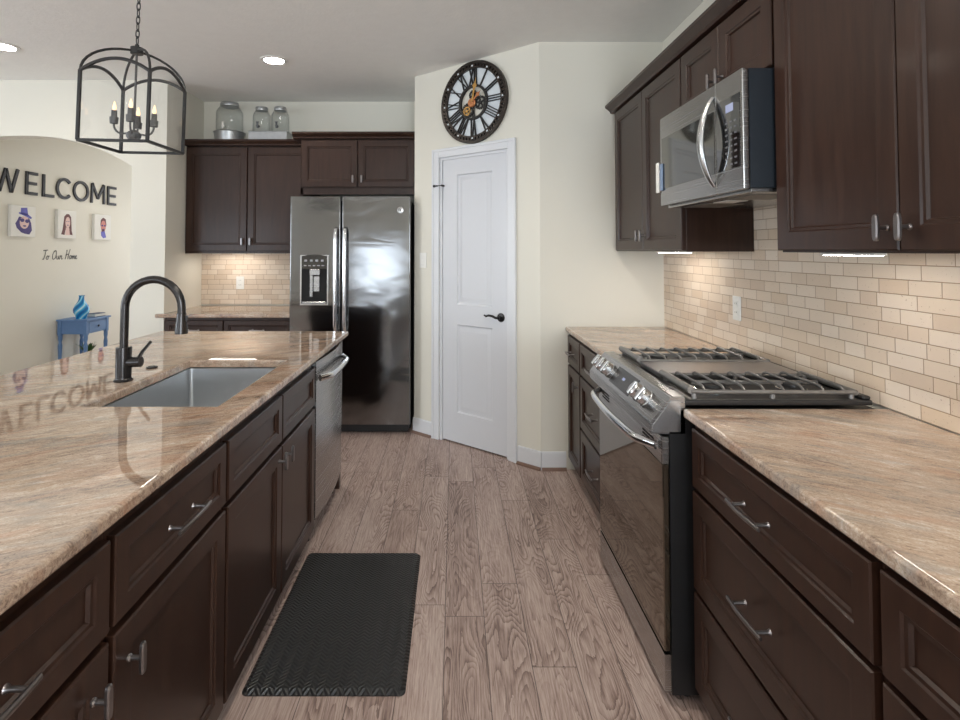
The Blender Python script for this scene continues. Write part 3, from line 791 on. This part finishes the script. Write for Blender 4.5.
m = MB().box(ax0 + .075, -.012, 1.05, ax0 + .10, -.0032, 1.255, .003, 1).box(ax0 + .075, -.02, 1.215, ax0 + .155, -.0032, 1.262, .004, 1).box(ax0 + .105, -.010, 1.09, ax0 + .15, -.0032, 1.21, .004, 1); m.build('paddle', 'steel', a)
MB().box(ax0 + .02, -.016, az0 + .012, ax1 - .02, -.003, az0 + .03, .003, 1).build('drip_tray', 'steel', a)
em = MB().lathe([(0.0, 0), (.024, 0), (.025, .003), (.021, .0045), (.0, .0045)], (.848, .0, 1.715), 28, 'y', cap=False)
for v in em.bm.verts: v.co.y = -v.co.y
em = em.build('emblem', 'steel', drr)
m = MB()
for r_, s0, s1, cx, cz in ((.008, 40, 330, -.006, .002), (.006, 90, 300, .008, .004), (.006, 60, 270, .008, -.006)):
    m.tube([(.848 + cx + r_ * cos(R(s0 + (s1 - s0) * i / 12)), -.0052, 1.715 + cz + r_ * sin(R(s0 + (s1 - s0) * i / 12))) for i in range(13)], .0014, 6)
m.build('monogram', 'black_plastic', em)

# upper cabinets on the back wall (fronts look to -y)
UB1 = 2.30
def back_upper(name, label, x0, x1, yface, z0, kz, stile=.058):
    wd = x1 - x0; hw = wd / 2
    return cabinet(name, label, 'cabinet', (x0, yface), 0, wd, YB - yface - .009, z0, UB1,
        [('door', .008, hw - .003, z0 + .008, UB1 - .012, ('knob', hw - .035, kz)), ('door', hw + .003, wd - .008, z0 + .008, UB1 - .012, ('knob', hw + .035, kz))], stile=stile)
t = back_upper('wall_cabinet', 'tall dark double-door wall cabinet left of the refrigerator, glass jars on top', XS + .001, -1.243, 4.655, 1.392, 1.48)
MB().box(0, 0, 1.379, -1.243 - XS - .001, .018, 1.392).build('light_rail', 'wood', t)
t = back_upper('wall_cabinet', 'short deep dark cabinet directly above the refrigerator', -1.241, -.317, 4.36, 1.905, 1.975, .05)
MB().box(0, .0, 1.855, .924, .02, 1.905).build('valance', 'wood', t)
MB().box(0, 0, 1.835, .02, .55, 1.905).build('side_panel', 'wood', t)
def crown(name, label, x0, x1, yf):
    pr = [(yf - .021, UB1 + .0005), (yf - .032, UB1 + .004), (yf - .036, UB1 + .016), (yf - .056, UB1 + .032), (yf - .062, UB1 + .038), (yf - .062, UB1 + .052), (YB - .01, UB1 + .052), (YB - .01, UB1 + .0005)]
    o = MB().prism(pr, x0, x1, 'yz').build(name, 'wood', smooth=25); return tag(o, label, 'molding')
crown('crown_molding', 'dark crown molding on the cabinet under the glass jars', XS + .001, -1.30, 4.655)
crown('crown_molding', 'dark crown molding on the deep cabinet above the refrigerator', -1.298, -.317, 4.36)
# base cabinet and worktop behind the island
wd = -1.272 - XS - .01
t = cabinet('base_cabinet', 'dark base cabinet against the back wall beside the refrigerator', 'cabinet', (XS + .002, 4.345), 0, wd, YB - 4.345 - .01, .085, ZT - .012,
        [('drawer', .008, wd * .46 - .003, .690, .85, ('bar', wd * .23, .775, .12)), ('drawer', wd * .46 + .003, wd - .008, .690, .85, ('bar', wd * .73, .775, .12)),
         ('door', .008, wd * .46 - .003, .092, .678, ('knob', wd * .46 - .04, .6)), ('door', wd * .46 + .003, wd - .008, .092, .678, ('knob', wd * .46 + .04, .6))], toe=.085)
o = slab('granite_worktop', XS - .055, -1.270, 4.300, YB - .009, .872, .904)
for v in o.data.vertices:
    if v.co.x < XS + .002 and v.co.y > YP - .005: v.co.x = XS + .002
tag(o, 'granite worktop on the back wall beside the refrigerator', 'worktop')

# glass drink dispensers on the cabinet
JT = UB1 + .052
def jar(label, loc, r, h, cap, group=None):
    t = thing('drink_dispenser', label, 'jar', loc, 0, group)
    pr = [(r * .88, 0.0), (r * .97, .01), (r, .03), (r, h * .70), (r * .97, h * .78), (r * .80, h * .86), (r * .62, h * .89), (r * .60, h * .93)]
    inn = [(q - .004, z + (.006 if i == 0 else 0)) for i, (q, z) in enumerate(pr)][::-1]
    MB().lathe(pr + inn, n=40).build('glass_body', 'jar_glass', t, smooth=60)
    MB().lathe([(0, h * .90), (r * .68, h * .90), (r * .70, h * .92), (r * .70, h * .97), (r * .64, h), (0, h)], n=32, cap=False).build('lid', 'galvanized', t)
    m = MB().tube([(0, -r * .98, h * .16 + cap), (0, -r - .03, h * .16 + cap)], .012, 10).tube([(0, -r - .028, h * .16 + cap + .03), (0, -r - .028, h * .16 + cap - .02)], [.009, .008], 10).box(-.014, -r - .034, h * .16 + cap + .03, .014, -r - .022, h * .16 + cap + .036, .002, 1)
    m.build('spigot', plain('spigot_grey', (.12, .12, .13), .4) if group else 'white_plastic', t)
    return t
bx, by = -1.99, 4.77
t = thing('jar_stand', 'galvanized round tub holding the largest glass jar', 'stand', (bx, by, JT))
MB().lathe([(0, 0), (.118, 0), (.129, .085), (.134, .09), (.128, .094), (.1155, .010), (0, .010)], n=40, cap=False).build('tub', 'galvanized', t)
t = jar('largest glass drink dispenser with grey lid, alone in a round tub', (bx, by, JT + .0105), .113, .345, .055)
sx, sy = -1.624, 4.77
t = thing('jar_stand', 'rectangular metal tray holding two small glass jars', 'stand', (sx, sy, JT))
m = MB().box(-.165, -.085, 0, .165, .085, .006)
m.box(-.165, -.085, .006, .165, -.081, .085).box(-.165, .081, .006, .165, .085, .085).box(-.165, -.081, .006, -.161, .081, .085).box(.161, -.081, .006, .165, .081, .085)
m.tube([(-.167, -.087, .085), (.167, -.087, .085), (.167, .087, .085), (-.167, .087, .085)], .004, 8, closed=True)
m.build('tray', 'galvanized', t)
jar('left one of two small glass drink dispensers sharing a metal tray', (sx - .082, sy, JT + .0065), .077, .31, .075, 'small drink dispensers on the tray')
jar('right one of two small glass drink dispensers sharing a metal tray', (sx + .082, sy, JT + .0065), .077, .31, .075, 'small drink dispensers on the tray')

# ---------------------------------------------------------------- wall clock on the pantry wall
CM = DMAT @ Matrix.Translation((.596, -.004, 2.466))
t = thing('wall_clock', 'large round open-gear clock with Roman numerals above the pantry door', 'clock'); t.matrix_world = CM
def ring(m, r0, r1, y0, y1, cx=0, cz=0, n=64):
    m.lathe([(r0, y0), (r1, y0), (r1, y1), (r0, y1), (r0, y0)], (cx, 0, cz), n, 'y', cap=False)
    bmesh.ops.remove_doubles(m.bm, verts=m.bm.verts, dist=1e-6)
m = MB(); ring(m, .275, .296, -.024, -.002); ring(m, .243, .254, -.024, -.002); rim = m.build('rim', 'clock_rim', t)
m = MB()
for i in range(12):
    a = 2 * pi * i / 12 ; u = Vector((sin(a), 0, cos(a))); v = Vector((cos(a), 0, -sin(a))); c_ = u * .2605
    q = [c_ - u * .006 - v * .006, c_ - u * .006 + v * .006, c_ + u * .006 + v * .006, c_ + u * .006 - v * .006]
    m.loft([[p + Vector((0, -.0268, 0)) for p in q], [p + Vector((0, -.0257, 0)) for p in q]])
m.build('hour_marks', 'dial', rim)
m = MB()
for i in range(60):
    a = 2 * pi * (i + .5) / 60; u = Vector((sin(a), 0, cos(a))); v = Vector((cos(a), 0, -sin(a))); w_ = .0078
    q = [u * .252 - v * w_, u * .252 + v * w_, u * .277 + v * w_, u * .277 - v * w_]
    m.loft([[p + Vector((0, -.0225, 0)) for p in q], [p + Vector((0, -.006, 0)) for p in q]])
mk = m.build('minute_track', 'clock_rim', rim)
m = MB(); ring(m, .127, .244, -.006, -.0035); m.build('dial', 'dial', t)
m = MB(); ring(m, .112, .128, -.022, -.002); m.build('inner_ring', 'clock_iron', t)
def num_strokes(s_):
    # bars in a local frame: x across, y 0..1 radially
    out = []; x = 0
    wI, wV, wX = .30, .62, .66
    for ch in s_:
        if ch == 'I': out.append(((x + wI / 2, 0), (x + wI / 2, 1))); x += wI
        elif ch == 'V': out += [((x + .06, 1), (x + wV / 2, 0)), ((x + wV - .06, 1), (x + wV / 2, 0))]; x += wV
        else: out += [((x + .06, 0), (x + wX - .06, 1)), ((x + .06, 1), (x + wX - .06, 0))]; x += wX
    return [((a[0] - x / 2, a[1]), (b[0] - x / 2, b[1])) for a, b in out]
for i, s_ in enumerate(['XII', 'I', 'II', 'III', 'IIII', 'V', 'VI', 'VII', 'VIII', 'IX', 'X', 'XI']):
    a = 2 * pi * i / 12; u = Vector((sin(a), 0, cos(a))); v = Vector((cos(a), 0, -sin(a))); m = MB()
    for (x0, y0), (x1, y1) in num_strokes(s_):
        P0 = v * x0 * .058 + u * (.126 + .118 * y0); P1 = v * x1 * .058 + u * (.126 + .118 * y1)
        dd = (P1 - P0).normalized(); sd = Vector((dd.z, 0, -dd.x)) * .0033
        q = [P0 - sd, P0 + sd, P1 + sd, P1 - sd]
        m.loft([[p + Vector((0, -.020, 0)) for p in q], [p + Vector((0, -.008, 0)) for p in q]])
    m.build('numeral', 'clock_iron', t)
def gear(cx, cz, r, mat, y0, y1, teeth=18, spokes=4, hub=.28):
    m = MB(); n_ = teeth * 4; outer = []; inner = []
    for k in range(n_):
        a = 2 * pi * k / n_; rr_ = r * (1.0 if k % 4 in (0, 1) else .88); outer.append((cx + rr_ * cos(a), cz + rr_ * sin(a))); inner.append((cx + r * .68 * cos(a), cz + r * .68 * sin(a)))
    m.loft([[(x, y1, z) for x, z in inner], [(x, y0, z) for x, z in inner], [(x, y0, z) for x, z in outer], [(x, y1, z) for x, z in outer]], closed=True)
    m.lathe([(0, y0 - .002), (r * hub, y0 - .002), (r * hub, y1), (0, y1)], (cx, 0, cz), 20, 'y', cap=False)
    for k in range(spokes):
        a = 2 * pi * k / spokes + .4; d_ = Vector((cos(a), 0, sin(a))); s2 = Vector((-sin(a), 0, cos(a))) * r * .09
        c_ = Vector((cx, 0, cz)); q = [c_ + d_ * r * .2 - s2, c_ + d_ * r * .2 + s2, c_ + d_ * r * .74 + s2, c_ + d_ * r * .74 - s2]
        m.loft([[p + Vector((0, y0, 0)) for p in q], [p + Vector((0, y1, 0)) for p in q]])
    return m.build('gear', mat, t)
gear(-.045, -.05, .054, 'clock_iron', -.018, -.008, 20); gear(.062, -.012, .05, 'clock_iron', -.018, -.008, 18, 5)
gear(.0, .052, .036, 'clock_iron', -.020, -.010, 14); gear(-.052, -.058, .034, 'gold', -.022, -.018, 14)
m = MB().lathe([(0, -.028), (.030, -.028), (.034, -.024), (.034, -.019), (0, -.019)], (-.008, 0, -.004), 28, 'y', cap=False); m.build('hub', 'copper', t)
m = MB(); ring(m, .0, .001, -.001, 0) if False else None
m = MB().prism([(-.016, -.112), (.016, -.112), (.006, -.08), (.006, .112), (-.006, .112), (-.006, -.08)], -.012, -.006); m.build('bridge', 'clock_iron', t)
def hand(ang, L_, name, mat):
    a = R(ang); u = Vector((sin(a), 0, cos(a))); v = Vector((cos(a), 0, -sin(a)))
    q = [(-.006, 0), (.006, 0), (.007, L_ * .55), (.020, L_ * .66), (.006, L_ * .78), (0, L_), (-.006, L_ * .78), (-.020, L_ * .66), (-.007, L_ * .55)]
    P = [u * y + v * x for x, y in q]; m = MB(); m.loft([[p + Vector((0, -.031, 0)) for p in P], [p + Vector((0, -.0285, 0)) for p in P]])
    m.build(name, mat, t)
hand(12, .175, 'minute_hand', 'gold'); hand(48, .105, 'hour_hand', 'copper')

# ---------------------------------------------------------------- ceiling lamps
def can(label, loc, power=CAN_POWER):
    t = thing('recessed_light', label, 'ceiling light', loc, 0, 'recessed ceiling lights')
    MB().lathe([(.070, -.0005), (.095, -.0005), (.094, -.006), (.074, -.009), (.070, -.006), (.070, -.0005)], n=36, cap=False).build('trim_ring', 'white_plastic', t)
    MB().lathe([(0, -.005), (.070, -.005), (.069, -.003), (0, -.003)], n=36, cap=False).build('lens', 'lamp_lens', t)
    l = bpy.data.lights.new('downlight', 'SPOT'); l.energy = power; l.spot_size = R(150); l.spot_blend = .6; l.shadow_soft_size = .07; l.color = (1, .93, .83)
    o = bpy.data.objects.new('downlight', l); COL.objects.link(o); o.parent = t; o.location = (0, 0, -.03)
can('recessed ceiling light above the wall cabinet by the refrigerator', (-1.30, 3.868, H))
can('recessed ceiling light at the left edge beyond the lantern', (-3.027, 3.60, H), 6.)
can('added unseen ceiling light over the aisle between range and island', (.05, 1.9, H), 42.)  # out of view, added and turned up to brighten the aisle floor
can('added unseen ceiling light over the aisle at the camera end', (.05, -.2, H), 34.)  # also added out of view for floor brightness
can('added unseen ceiling light behind the camera, left of the aisle', (-2.4, -1.4, H))  # one more added lamp out of view, placed clear of worktop glints
can('added unseen ceiling light over the open room left of the island', (-3.2, .6, H), 6.)  # added lamp out of view, kept weak to spare the arch wall
can('added unseen ceiling light inside the foyer beyond the arch', (-3.2, 6.3, H))  # added to light the foyer, no fixture in view

# ---------------------------------------------------------------- lantern pendant over the island
LX0, LX1, LY0, LY1, LZ0, LZ1 = -1.575, -1.283, 2.25, 2.545, 1.866, 2.160
lcx, lcy = (LX0 + LX1) / 2, (LY0 + LY1) / 2; hx, hy = (LX1 - LX0) / 2, (LY1 - LY0) / 2
t = thing('lantern_pendant', 'black open-frame lantern pendant with four candle bulbs over the island', 'pendant lamp', (lcx + .002, lcy, LZ0))
t.rotation_euler = (0, R(1.2), 0)
hz = LZ1 - LZ0; b_ = .0058
m = MB()
for sx in (-1, 1):
    for sy in (-1, 1): m.box(sx * hx - b_, sy * hy - b_, 0, sx * hx + b_, sy * hy + b_, hz)
for sy in (-1, 1): m.box(-hx, sy * hy - b_, -b_, hx, sy * hy + b_, b_)
for sx in (-1, 1): m.box(sx * hx - b_, -hy, -b_, sx * hx + b_, hy, b_)
def arc(a, b, rise, n_=14): return [Vector(a).lerp(Vector(b), i / n_) + Vector((0, 0, rise * (1 - (2 * i / n_ - 1) ** 2))) for i in range(n_ + 1)]
for sy in (-1, 1): m.tube(arc((-hx, sy * hy, hz), (hx, sy * hy, hz), .052), .0075, 8)
for sx in (-1, 1): m.tube(arc((sx * hx, -hy, hz), (sx * hx, hy, hz), .052), .0075, 8)
hubz = hz + .135
for sx in (-1, 1):
    for sy in (-1, 1):
        pts = []
        for i in range(11):
            q = pi / 2 * i / 10; pts.append((sx * hx * cos(q) , sy * hy * cos(q), hz + (hubz - hz) * sin(q)))
        m.tube(pts, .0055, 8)
m.build('frame', 'black_iron', t)
MB().lathe([(0, -.012), (.026, -.012), (.026, .016), (.010, .018), (.008, .03), (0, .03)], (0, 0, hubz), 20, cap=False).build('hub', 'black_iron', t)
m = MB()
for sy in (-1, 1):
    top = [(p.x, p.z - .004) for p in arc((-hx + .008, 0, hz), (hx - .008, 0, hz), .05)]
    m.prism([(-hx + .008, .008), (hx - .008, .008)] + top[::-1], sy * hy - .0012, sy * hy + .0012, 'xz')
for sx in (-1, 1):
    top = [(p.y, p.z - .004) for p in arc((0, -hy + .008, hz), (0, hy - .008, hz), .05)]
    m.prism([(-hy + .008, .008), (hy - .008, .008)] + top[::-1], sx * hx - .0012, sx * hx + .0012, 'yz')
m.build('glass_pane', 'lantern_glass', t)
st = MB().cyl((0, 0, .05), (0, 0, hubz), .005, n=10).lathe([(0, .03), (.02, .03), (.030, .045), (.030, .06), (.012, .075), (0, .075)], n=20, cap=False).build('stem', 'iron_grey', t)
for k in range(4):
    a = pi / 2 * k + .35; u = Vector((cos(a), sin(a), 0)); r_ = .078
    pts = [u * .02 + Vector((0, 0, .05))] + [u * (.02 + (r_ - .02) * sin(pi / 2 * i / 8)) + Vector((0, 0, .062 - .02 * 0 + .035 * (1 - cos(pi / 2 * i / 8)) - .012 * sin(pi * i / 8))) for i in range(1, 9)]
    c_ = u * r_
    cm = MB().tube(pts, .0045, 8).lathe([(0, .095), (.016, .097), (.018, .125), (.012, .127), (.0115, .155), (0, .155)], (c_.x, c_.y, 0), 16, cap=False).build('candle_arm', 'iron_grey', t)
    MB().lathe([(.0, .155), (.005, .156), (.0078, .166), (.0065, .176), (.003, .190), (0, .197)], (c_.x, c_.y, 0), 14, cap=False).build('bulb', 'bulb_glow', cm)
m = MB(); zc = hubz + .03; k = 0
while zc + LZ0 < H - .03:
    pts = []
    for i in range(14):
        a = 2 * pi * i / 14; p = (.0075 * cos(a), 0, zc + .018 + .020 * sin(a)); pts.append(p if k % 2 else (0, p[0], p[2]))
    m.tube(pts, .0024, 6, closed=True); zc += .031; k += 1
m.build('chain', 'black_iron', t)
MB().lathe([(0, -.03), (.012, -.03), (.02, -.02), (.06, -.012), (.062, -.0005), (0, -.0005)], (0, 0, H - LZ0), 28, cap=False).build('ceiling_canopy', 'black_iron', t)

# ---------------------------------------------------------------- foyer wall: letters, portraits, script
LZ, LH = 1.972, .236
def stroke_letter(ch, y0, y1, label):
    wd = y1 - y0; s_ = .030; m = MB(); poly = []
    def bar(a, b, w_=s_):
        A = Vector((a[0], a[1])); B = Vector((b[0], b[1])); d_ = (B - A).normalized(); q = Vector((-d_.y, d_.x)) * w_ / 2
        P = [A - q, A + q, B + q, B - q]; m.prism([(p.x, p.y) for p in P], .0008, .018, 'yz')
    h = LH; e = s_ / 2
    if ch == 'W':
        bar((e, h), (wd * .28, 0)); bar((wd * .28, 0), (wd * .5, h * .96)); bar((wd * .5, h * .96), (wd * .72, 0)); bar((wd * .72, 0), (wd - e, h))
    elif ch == 'M':
        bar((e, 0), (e * 1.6, h)); bar((e * 1.6, h), (wd * .5, h * .25)); bar((wd * .5, h * .25), (wd - e * 1.6, h)); bar((wd - e * 1.6, h), (wd - e, 0))
    elif ch == 'E':
        bar((e, 0), (e, h)); bar((e, e), (wd, e)); bar((e, h / 2), (wd * .92, h / 2)); bar((e, h - e), (wd, h - e))
    elif ch == 'L':
        bar((e, 0), (e, h)); bar((e, e), (wd, e))
    else:
        a0, a1 = (0, 360) if ch == 'O' else (42, 318); n_ = 40; A, B = [], []
        for i in range(n_ + 1):
            a = R(a0 + (a1 - a0) * i / n_); A.append((wd / 2 + wd / 2 * cos(a), h / 2 + h / 2 * sin(a))); B.append((wd / 2 + (wd / 2 - s_) * cos(a), h / 2 + (h / 2 - s_) * sin(a)))
        if ch == 'C':
            k = wd / max(p[0] for p in A); A = [(p[0] * k, p[1]) for p in A]; B = [(p[0] * k, p[1]) for p in B]
        rings = [[(.0008, *A[i]), (.018, *A[i]), (.018, *B[i]), (.0008, *B[i])] for i in range(n_ + 1)]
        if ch == 'O': m.loft(rings[:-1], closed=True)
        else: m.loft(rings)
    o = m.build('wall_letter', 'letter_black', loc=(XF, y0, LZ)); tag(o, label, 'letter', 'black letters on the foyer wall')
for ch, y0, y1, lab in (('W', 5.07, 5.39, 'black letter W starting the word on the foyer wall'), ('E', 5.475, 5.63, 'first black letter E, between W and L on the foyer wall'), ('L', 5.70, 5.865, 'black letter L on the foyer wall'),
        ('C', 5.895, 6.115, 'black letter C on the foyer wall'), ('O', 6.16, 6.42, 'black letter O on the foyer wall'), ('M', 6.46, 6.72, 'black letter M on the foyer wall'), ('E', 6.77, 6.94, 'last black letter E, ending the word on the foyer wall')):
    stroke_letter(ch, y0, y1, lab)

def ell(cx, cz, rx, rz, n=22): return [(cx + rx * cos(2 * pi * i / n), cz + rz * sin(2 * pi * i / n)) for i in range(n)]
def portrait(y0, y1, z0, z1, label, layers):
    t = thing('canvas_portrait', label, 'picture', (XF, (y0 + y1) / 2, (z0 + z1) / 2), FACE_L, 'small portraits on the foyer wall')
    w_, h_ = y1 - y0, z1 - z0
    c_ = MB().box(-w_ / 2, -.035, -h_ / 2, w_ / 2, -.001, h_ / 2, .003, 1).build('canvas', 'canvas', t)
    for i, (nm, mt, polys) in enumerate(layers):
        m = MB()
        for p in polys: m.prism([(a * w_, b * h_) for a, b in p], -.0355 - .0004 * (i + 1), -.0351 - .0002 * i, 'xz')
        m.build(nm, mt, c_)
hair_long = [(-.20, .10), (-.17, .27), (-.05, .36), (.08, .36), (.19, .26), (.22, .05), (.24, -.22), (.30, -.38), (.12, -.36), (.10, -.2), (-.10, -.2), (-.14, -.38), (-.32, -.36), (-.25, -.2)]
portrait(5.277, 5.587, 1.54, 1.852, 'portrait of a person in a purple hat and glasses, first under the W', [
    ('hair', 'purple_ink', [[(-.26, .02), (-.20, .14), (.22, .10), (.30, -.05), (.34, -.28), (.24, -.42), (.05, -.40), (-.10, -.36), (-.28, -.22), (-.34, -.08)]]),
    ('face', 'skin_ink', [ell(.02, -.04, .19, .20)]),
    ('hat', 'violet_ink', [[(-.13, .42), (.12, .44), (.17, .20), (-.14, .24)], [(-.22, .24), (.0, .18), (.30, .08), (.32, .14), (.14, .24), (-.20, .28)]]),
    ('glasses', 'purple_ink', [ell(-.07, .03, .085, .06), ell(.13, .01, .085, .06), ell(.03, -.15, .07, .025), ell(.03, -.30, .10, .06)])])
portrait(5.899, 6.187, 1.536, 1.852, 'portrait of a person with long dark hair, middle of the three pictures', [
    ('hair', 'brown_ink', [hair_long]), ('face', 'skin_ink', [ell(.02, .06, .13, .20), [(-.08, -.12), (.10, -.12), (.14, -.38), (-.10, -.38)]]),
    ('features', 'purple_ink', [ell(-.035, .10, .03, .015), ell(.075, .10, .03, .015), ell(.02, -.03, .045, .015)])])
portrait(6.50, 6.812, 1.533, 1.842, 'portrait of a person with short hair and glasses, nearest the last E', [
    ('hair', 'brown_ink', [[(-.16, .10), (-.14, .28), (.0, .38), (.16, .32), (.20, .12), (.18, .02), (-.14, .02)]]), ('face', 'pink_ink', [ell(.02, .04, .15, .22), [(-.08, -.10), (.10, -.10), (.12, -.20), (-.08, -.2)]]),
    ('shirt', 'violet_ink', [[(-.12, -.18), (.10, -.16), (.20, -.40), (.02, -.44), (-.10, -.34)]]), ('glasses', 'purple_ink', [ell(-.05, .06, .05, .035), ell(.10, .06, .05, .035), ell(.02, -.10, .06, .03)])])
# small script line
t = thing('wall_decal', 'small black script words below the middle portrait on the foyer wall', 'decal', (XF + .003, 5.727, 1.305))
G = {'T': ([[(0, 1), (.62, 1.04)], [(.36, 1.0), (.30, .4), (.18, .02), (.05, .06)]], .55), 'o': ([[(.22, .42), (.08, .38), (.02, .16), (.12, .0), (.26, .06), (.32, .26), (.22, .42), (.30, .36), (.44, .38)]], .42),
     'O': ([[(.42, 1), (.18, .9), (.04, .5), (.10, .1), (.30, .0), (.52, .2), (.60, .6), (.50, .95), (.34, .98), (.30, .84)]], .68), 'u': ([[(.02, .40), (.04, .12), (.14, .0), (.26, .10), (.34, .40), (.34, .10), (.44, .0), (.52, .08)]], .50),
     'r': ([[(.0, .05), (.06, .42), (.14, .36), (.28, .42), (.26, .12), (.36, .0), (.46, .1)]], .42), 'H': ([[(.08, .98), (.16, 1.05), (.14, .5), (.04, .0)], [(.04, .46), (.30, .56), (.56, .6)], [(.62, 1.15), (.52, .7), (.44, .0)]], .66),
     'm': ([[(.02, .40), (.02, .0), (.08, .3), (.18, .40), (.22, .28), (.20, .0), (.28, .3), (.38, .40), (.42, .28), (.42, .04), (.52, .0)]], .52), 'e': ([[(.0, .14), (.22, .26), (.24, .38), (.12, .42), (.04, .24), (.08, .04), (.22, .0), (.40, .12)]], .42)}
x = 0; sc = .098
for word in ('To', 'Our', 'Home'):
    m = MB()
    for ch in word:
        ss, adv = G[ch]
        for s_ in ss: m.tube([(.0, (x + px_ + .18 * pz_) * sc, pz_ * sc) for px_, pz_ in s_], .0042, 6, up=(1, 0, 0), flat=.4)
        x += adv
    x += .42
    m.build('script_word', 'letter_black', t)

# console table in the foyer
TX0, TX1, TY0, TY1, TZ = XF + .02, -4.0, 5.95, 6.335, .648
t = thing('side_table', 'small blue side table with one drawer against the foyer wall', 'table', (XF + .17, (TY0 + TY1) / 2, 0), FACE_L)
tw, td = TY1 - TY0, .33
MB().box(-tw / 2 - .015, -td / 2 - .015, TZ - .018, tw / 2 + .015, td / 2 - .005, TZ, .004, 2).build('tabletop', 'table_blue', t)
MB().box(-tw / 2 + .01, -td / 2 + .012, TZ - .16, tw / 2 - .01, td / 2 - .02, TZ - .018).build('apron', 'table_blue', t)
d = MB().box(-tw / 2 + .05, -td / 2 + .003, TZ - .145, tw / 2 - .05, -td / 2 + .0115, TZ - .035, .003, 2).build('drawer', 'table_blue', t)
MB().lathe([(.005, 0), (.005, .012), (.012, .016), (.013, .022), (0, .026)], (0, 0, 0), 14, 'y').xf(Matrix.Translation((0, -td / 2 + .012, TZ - .09)) @ Matrix.Rotation(pi, 4, 'Z')).build('knob', 'bronze', d)
for sx in (-1, 1):
    for y in (-td / 2 + .022, td / 2 - .03):
        x_ = sx * (tw / 2 - .022)
        m = MB().box(x_ - .02, y - .02, TZ - .17, x_ + .02, y + .02, TZ - .018)
        m.lathe([(.018, .012), (.022, .04), (.015, .06), (.012, .12), (.016, .22), (.021, .36), (.014, .40), (.021, .43), (.021, TZ - .17)], (x_, y, 0), 16).box(x_ - .016, y - .016, 0, x_ + .016, y + .016, .013)
        m.build('leg', 'table_blue', t)
MB().box(-tw / 2 + .012, -td / 2 + .012, .17, tw / 2 - .012, td / 2 - .02, .185, .002, 1).build('shelf', 'table_blue', t)
o = MB().lathe([(0, 0), (.052, 0), (.050, .012), (.055, .03), (.076, .075), (.079, .105), (.066, .145), (.038, .185), (.027, .215), (.025, .245), (.032, .258), (.026, .258), (.019, .245), (.0, .24)], n=36, cap=False).build('swirl_vase', 'vase', loc=(-4.13, 6.03, TZ + .0005), smooth=60)
tag(o, 'blue swirled glass vase standing on the side table', 'vase')
t = thing('open_book', 'small dark object lying folded on the blue side table beside the vase', 'book', (-4.10, 6.24, TZ + .0005), R(80))
MB().box(-.075, -.05, 0, .075, .05, .006, .002, 1).box(-.075, -.05, .034, .075, .05, .040, .002, 1).build('cover', 'book_cover', t)
MB().box(-.07, -.046, .006, .07, .046, .034).build('pages', 'paper', t)
t = thing('potted_plant', 'small green plant on the lower shelf of the blue side table', 'plant', (-4.13, 6.15, .1855))
MB().lathe([(0, 0), (.04, 0), (.055, .07), (.058, .075), (.05, .075), (.046, .065), (0, .06)], n=24, cap=False).build('pot', 'terracotta', t)
m = MB(); rnd = random.Random(3)
for i in range(46):
    a = rnd.uniform(0, 2 * pi); L_ = rnd.uniform(.08, .17); lean = rnd.uniform(.15, .85); w_ = rnd.uniform(.007, .014)
    u = Vector((cos(a), sin(a), 0)); v = Vector((-sin(a), cos(a), 0)); b0 = u * .015 + Vector((0, 0, .06))
    r_ = []
    for k in range(5):
        f = k / 4; c_ = b0 + u * L_ * lean * f + Vector((0, 0, L_ * (f - lean * .45 * f * f))); ww = w_ * (sin(pi * (.15 + .8 * f)))
        r_.append([c_ - v * ww, c_ + Vector((0, 0, .0012)), c_ + v * ww, c_ - Vector((0, 0, .0012))])
    m.loft(r_)
m.build('foliage', 'leaf', t)
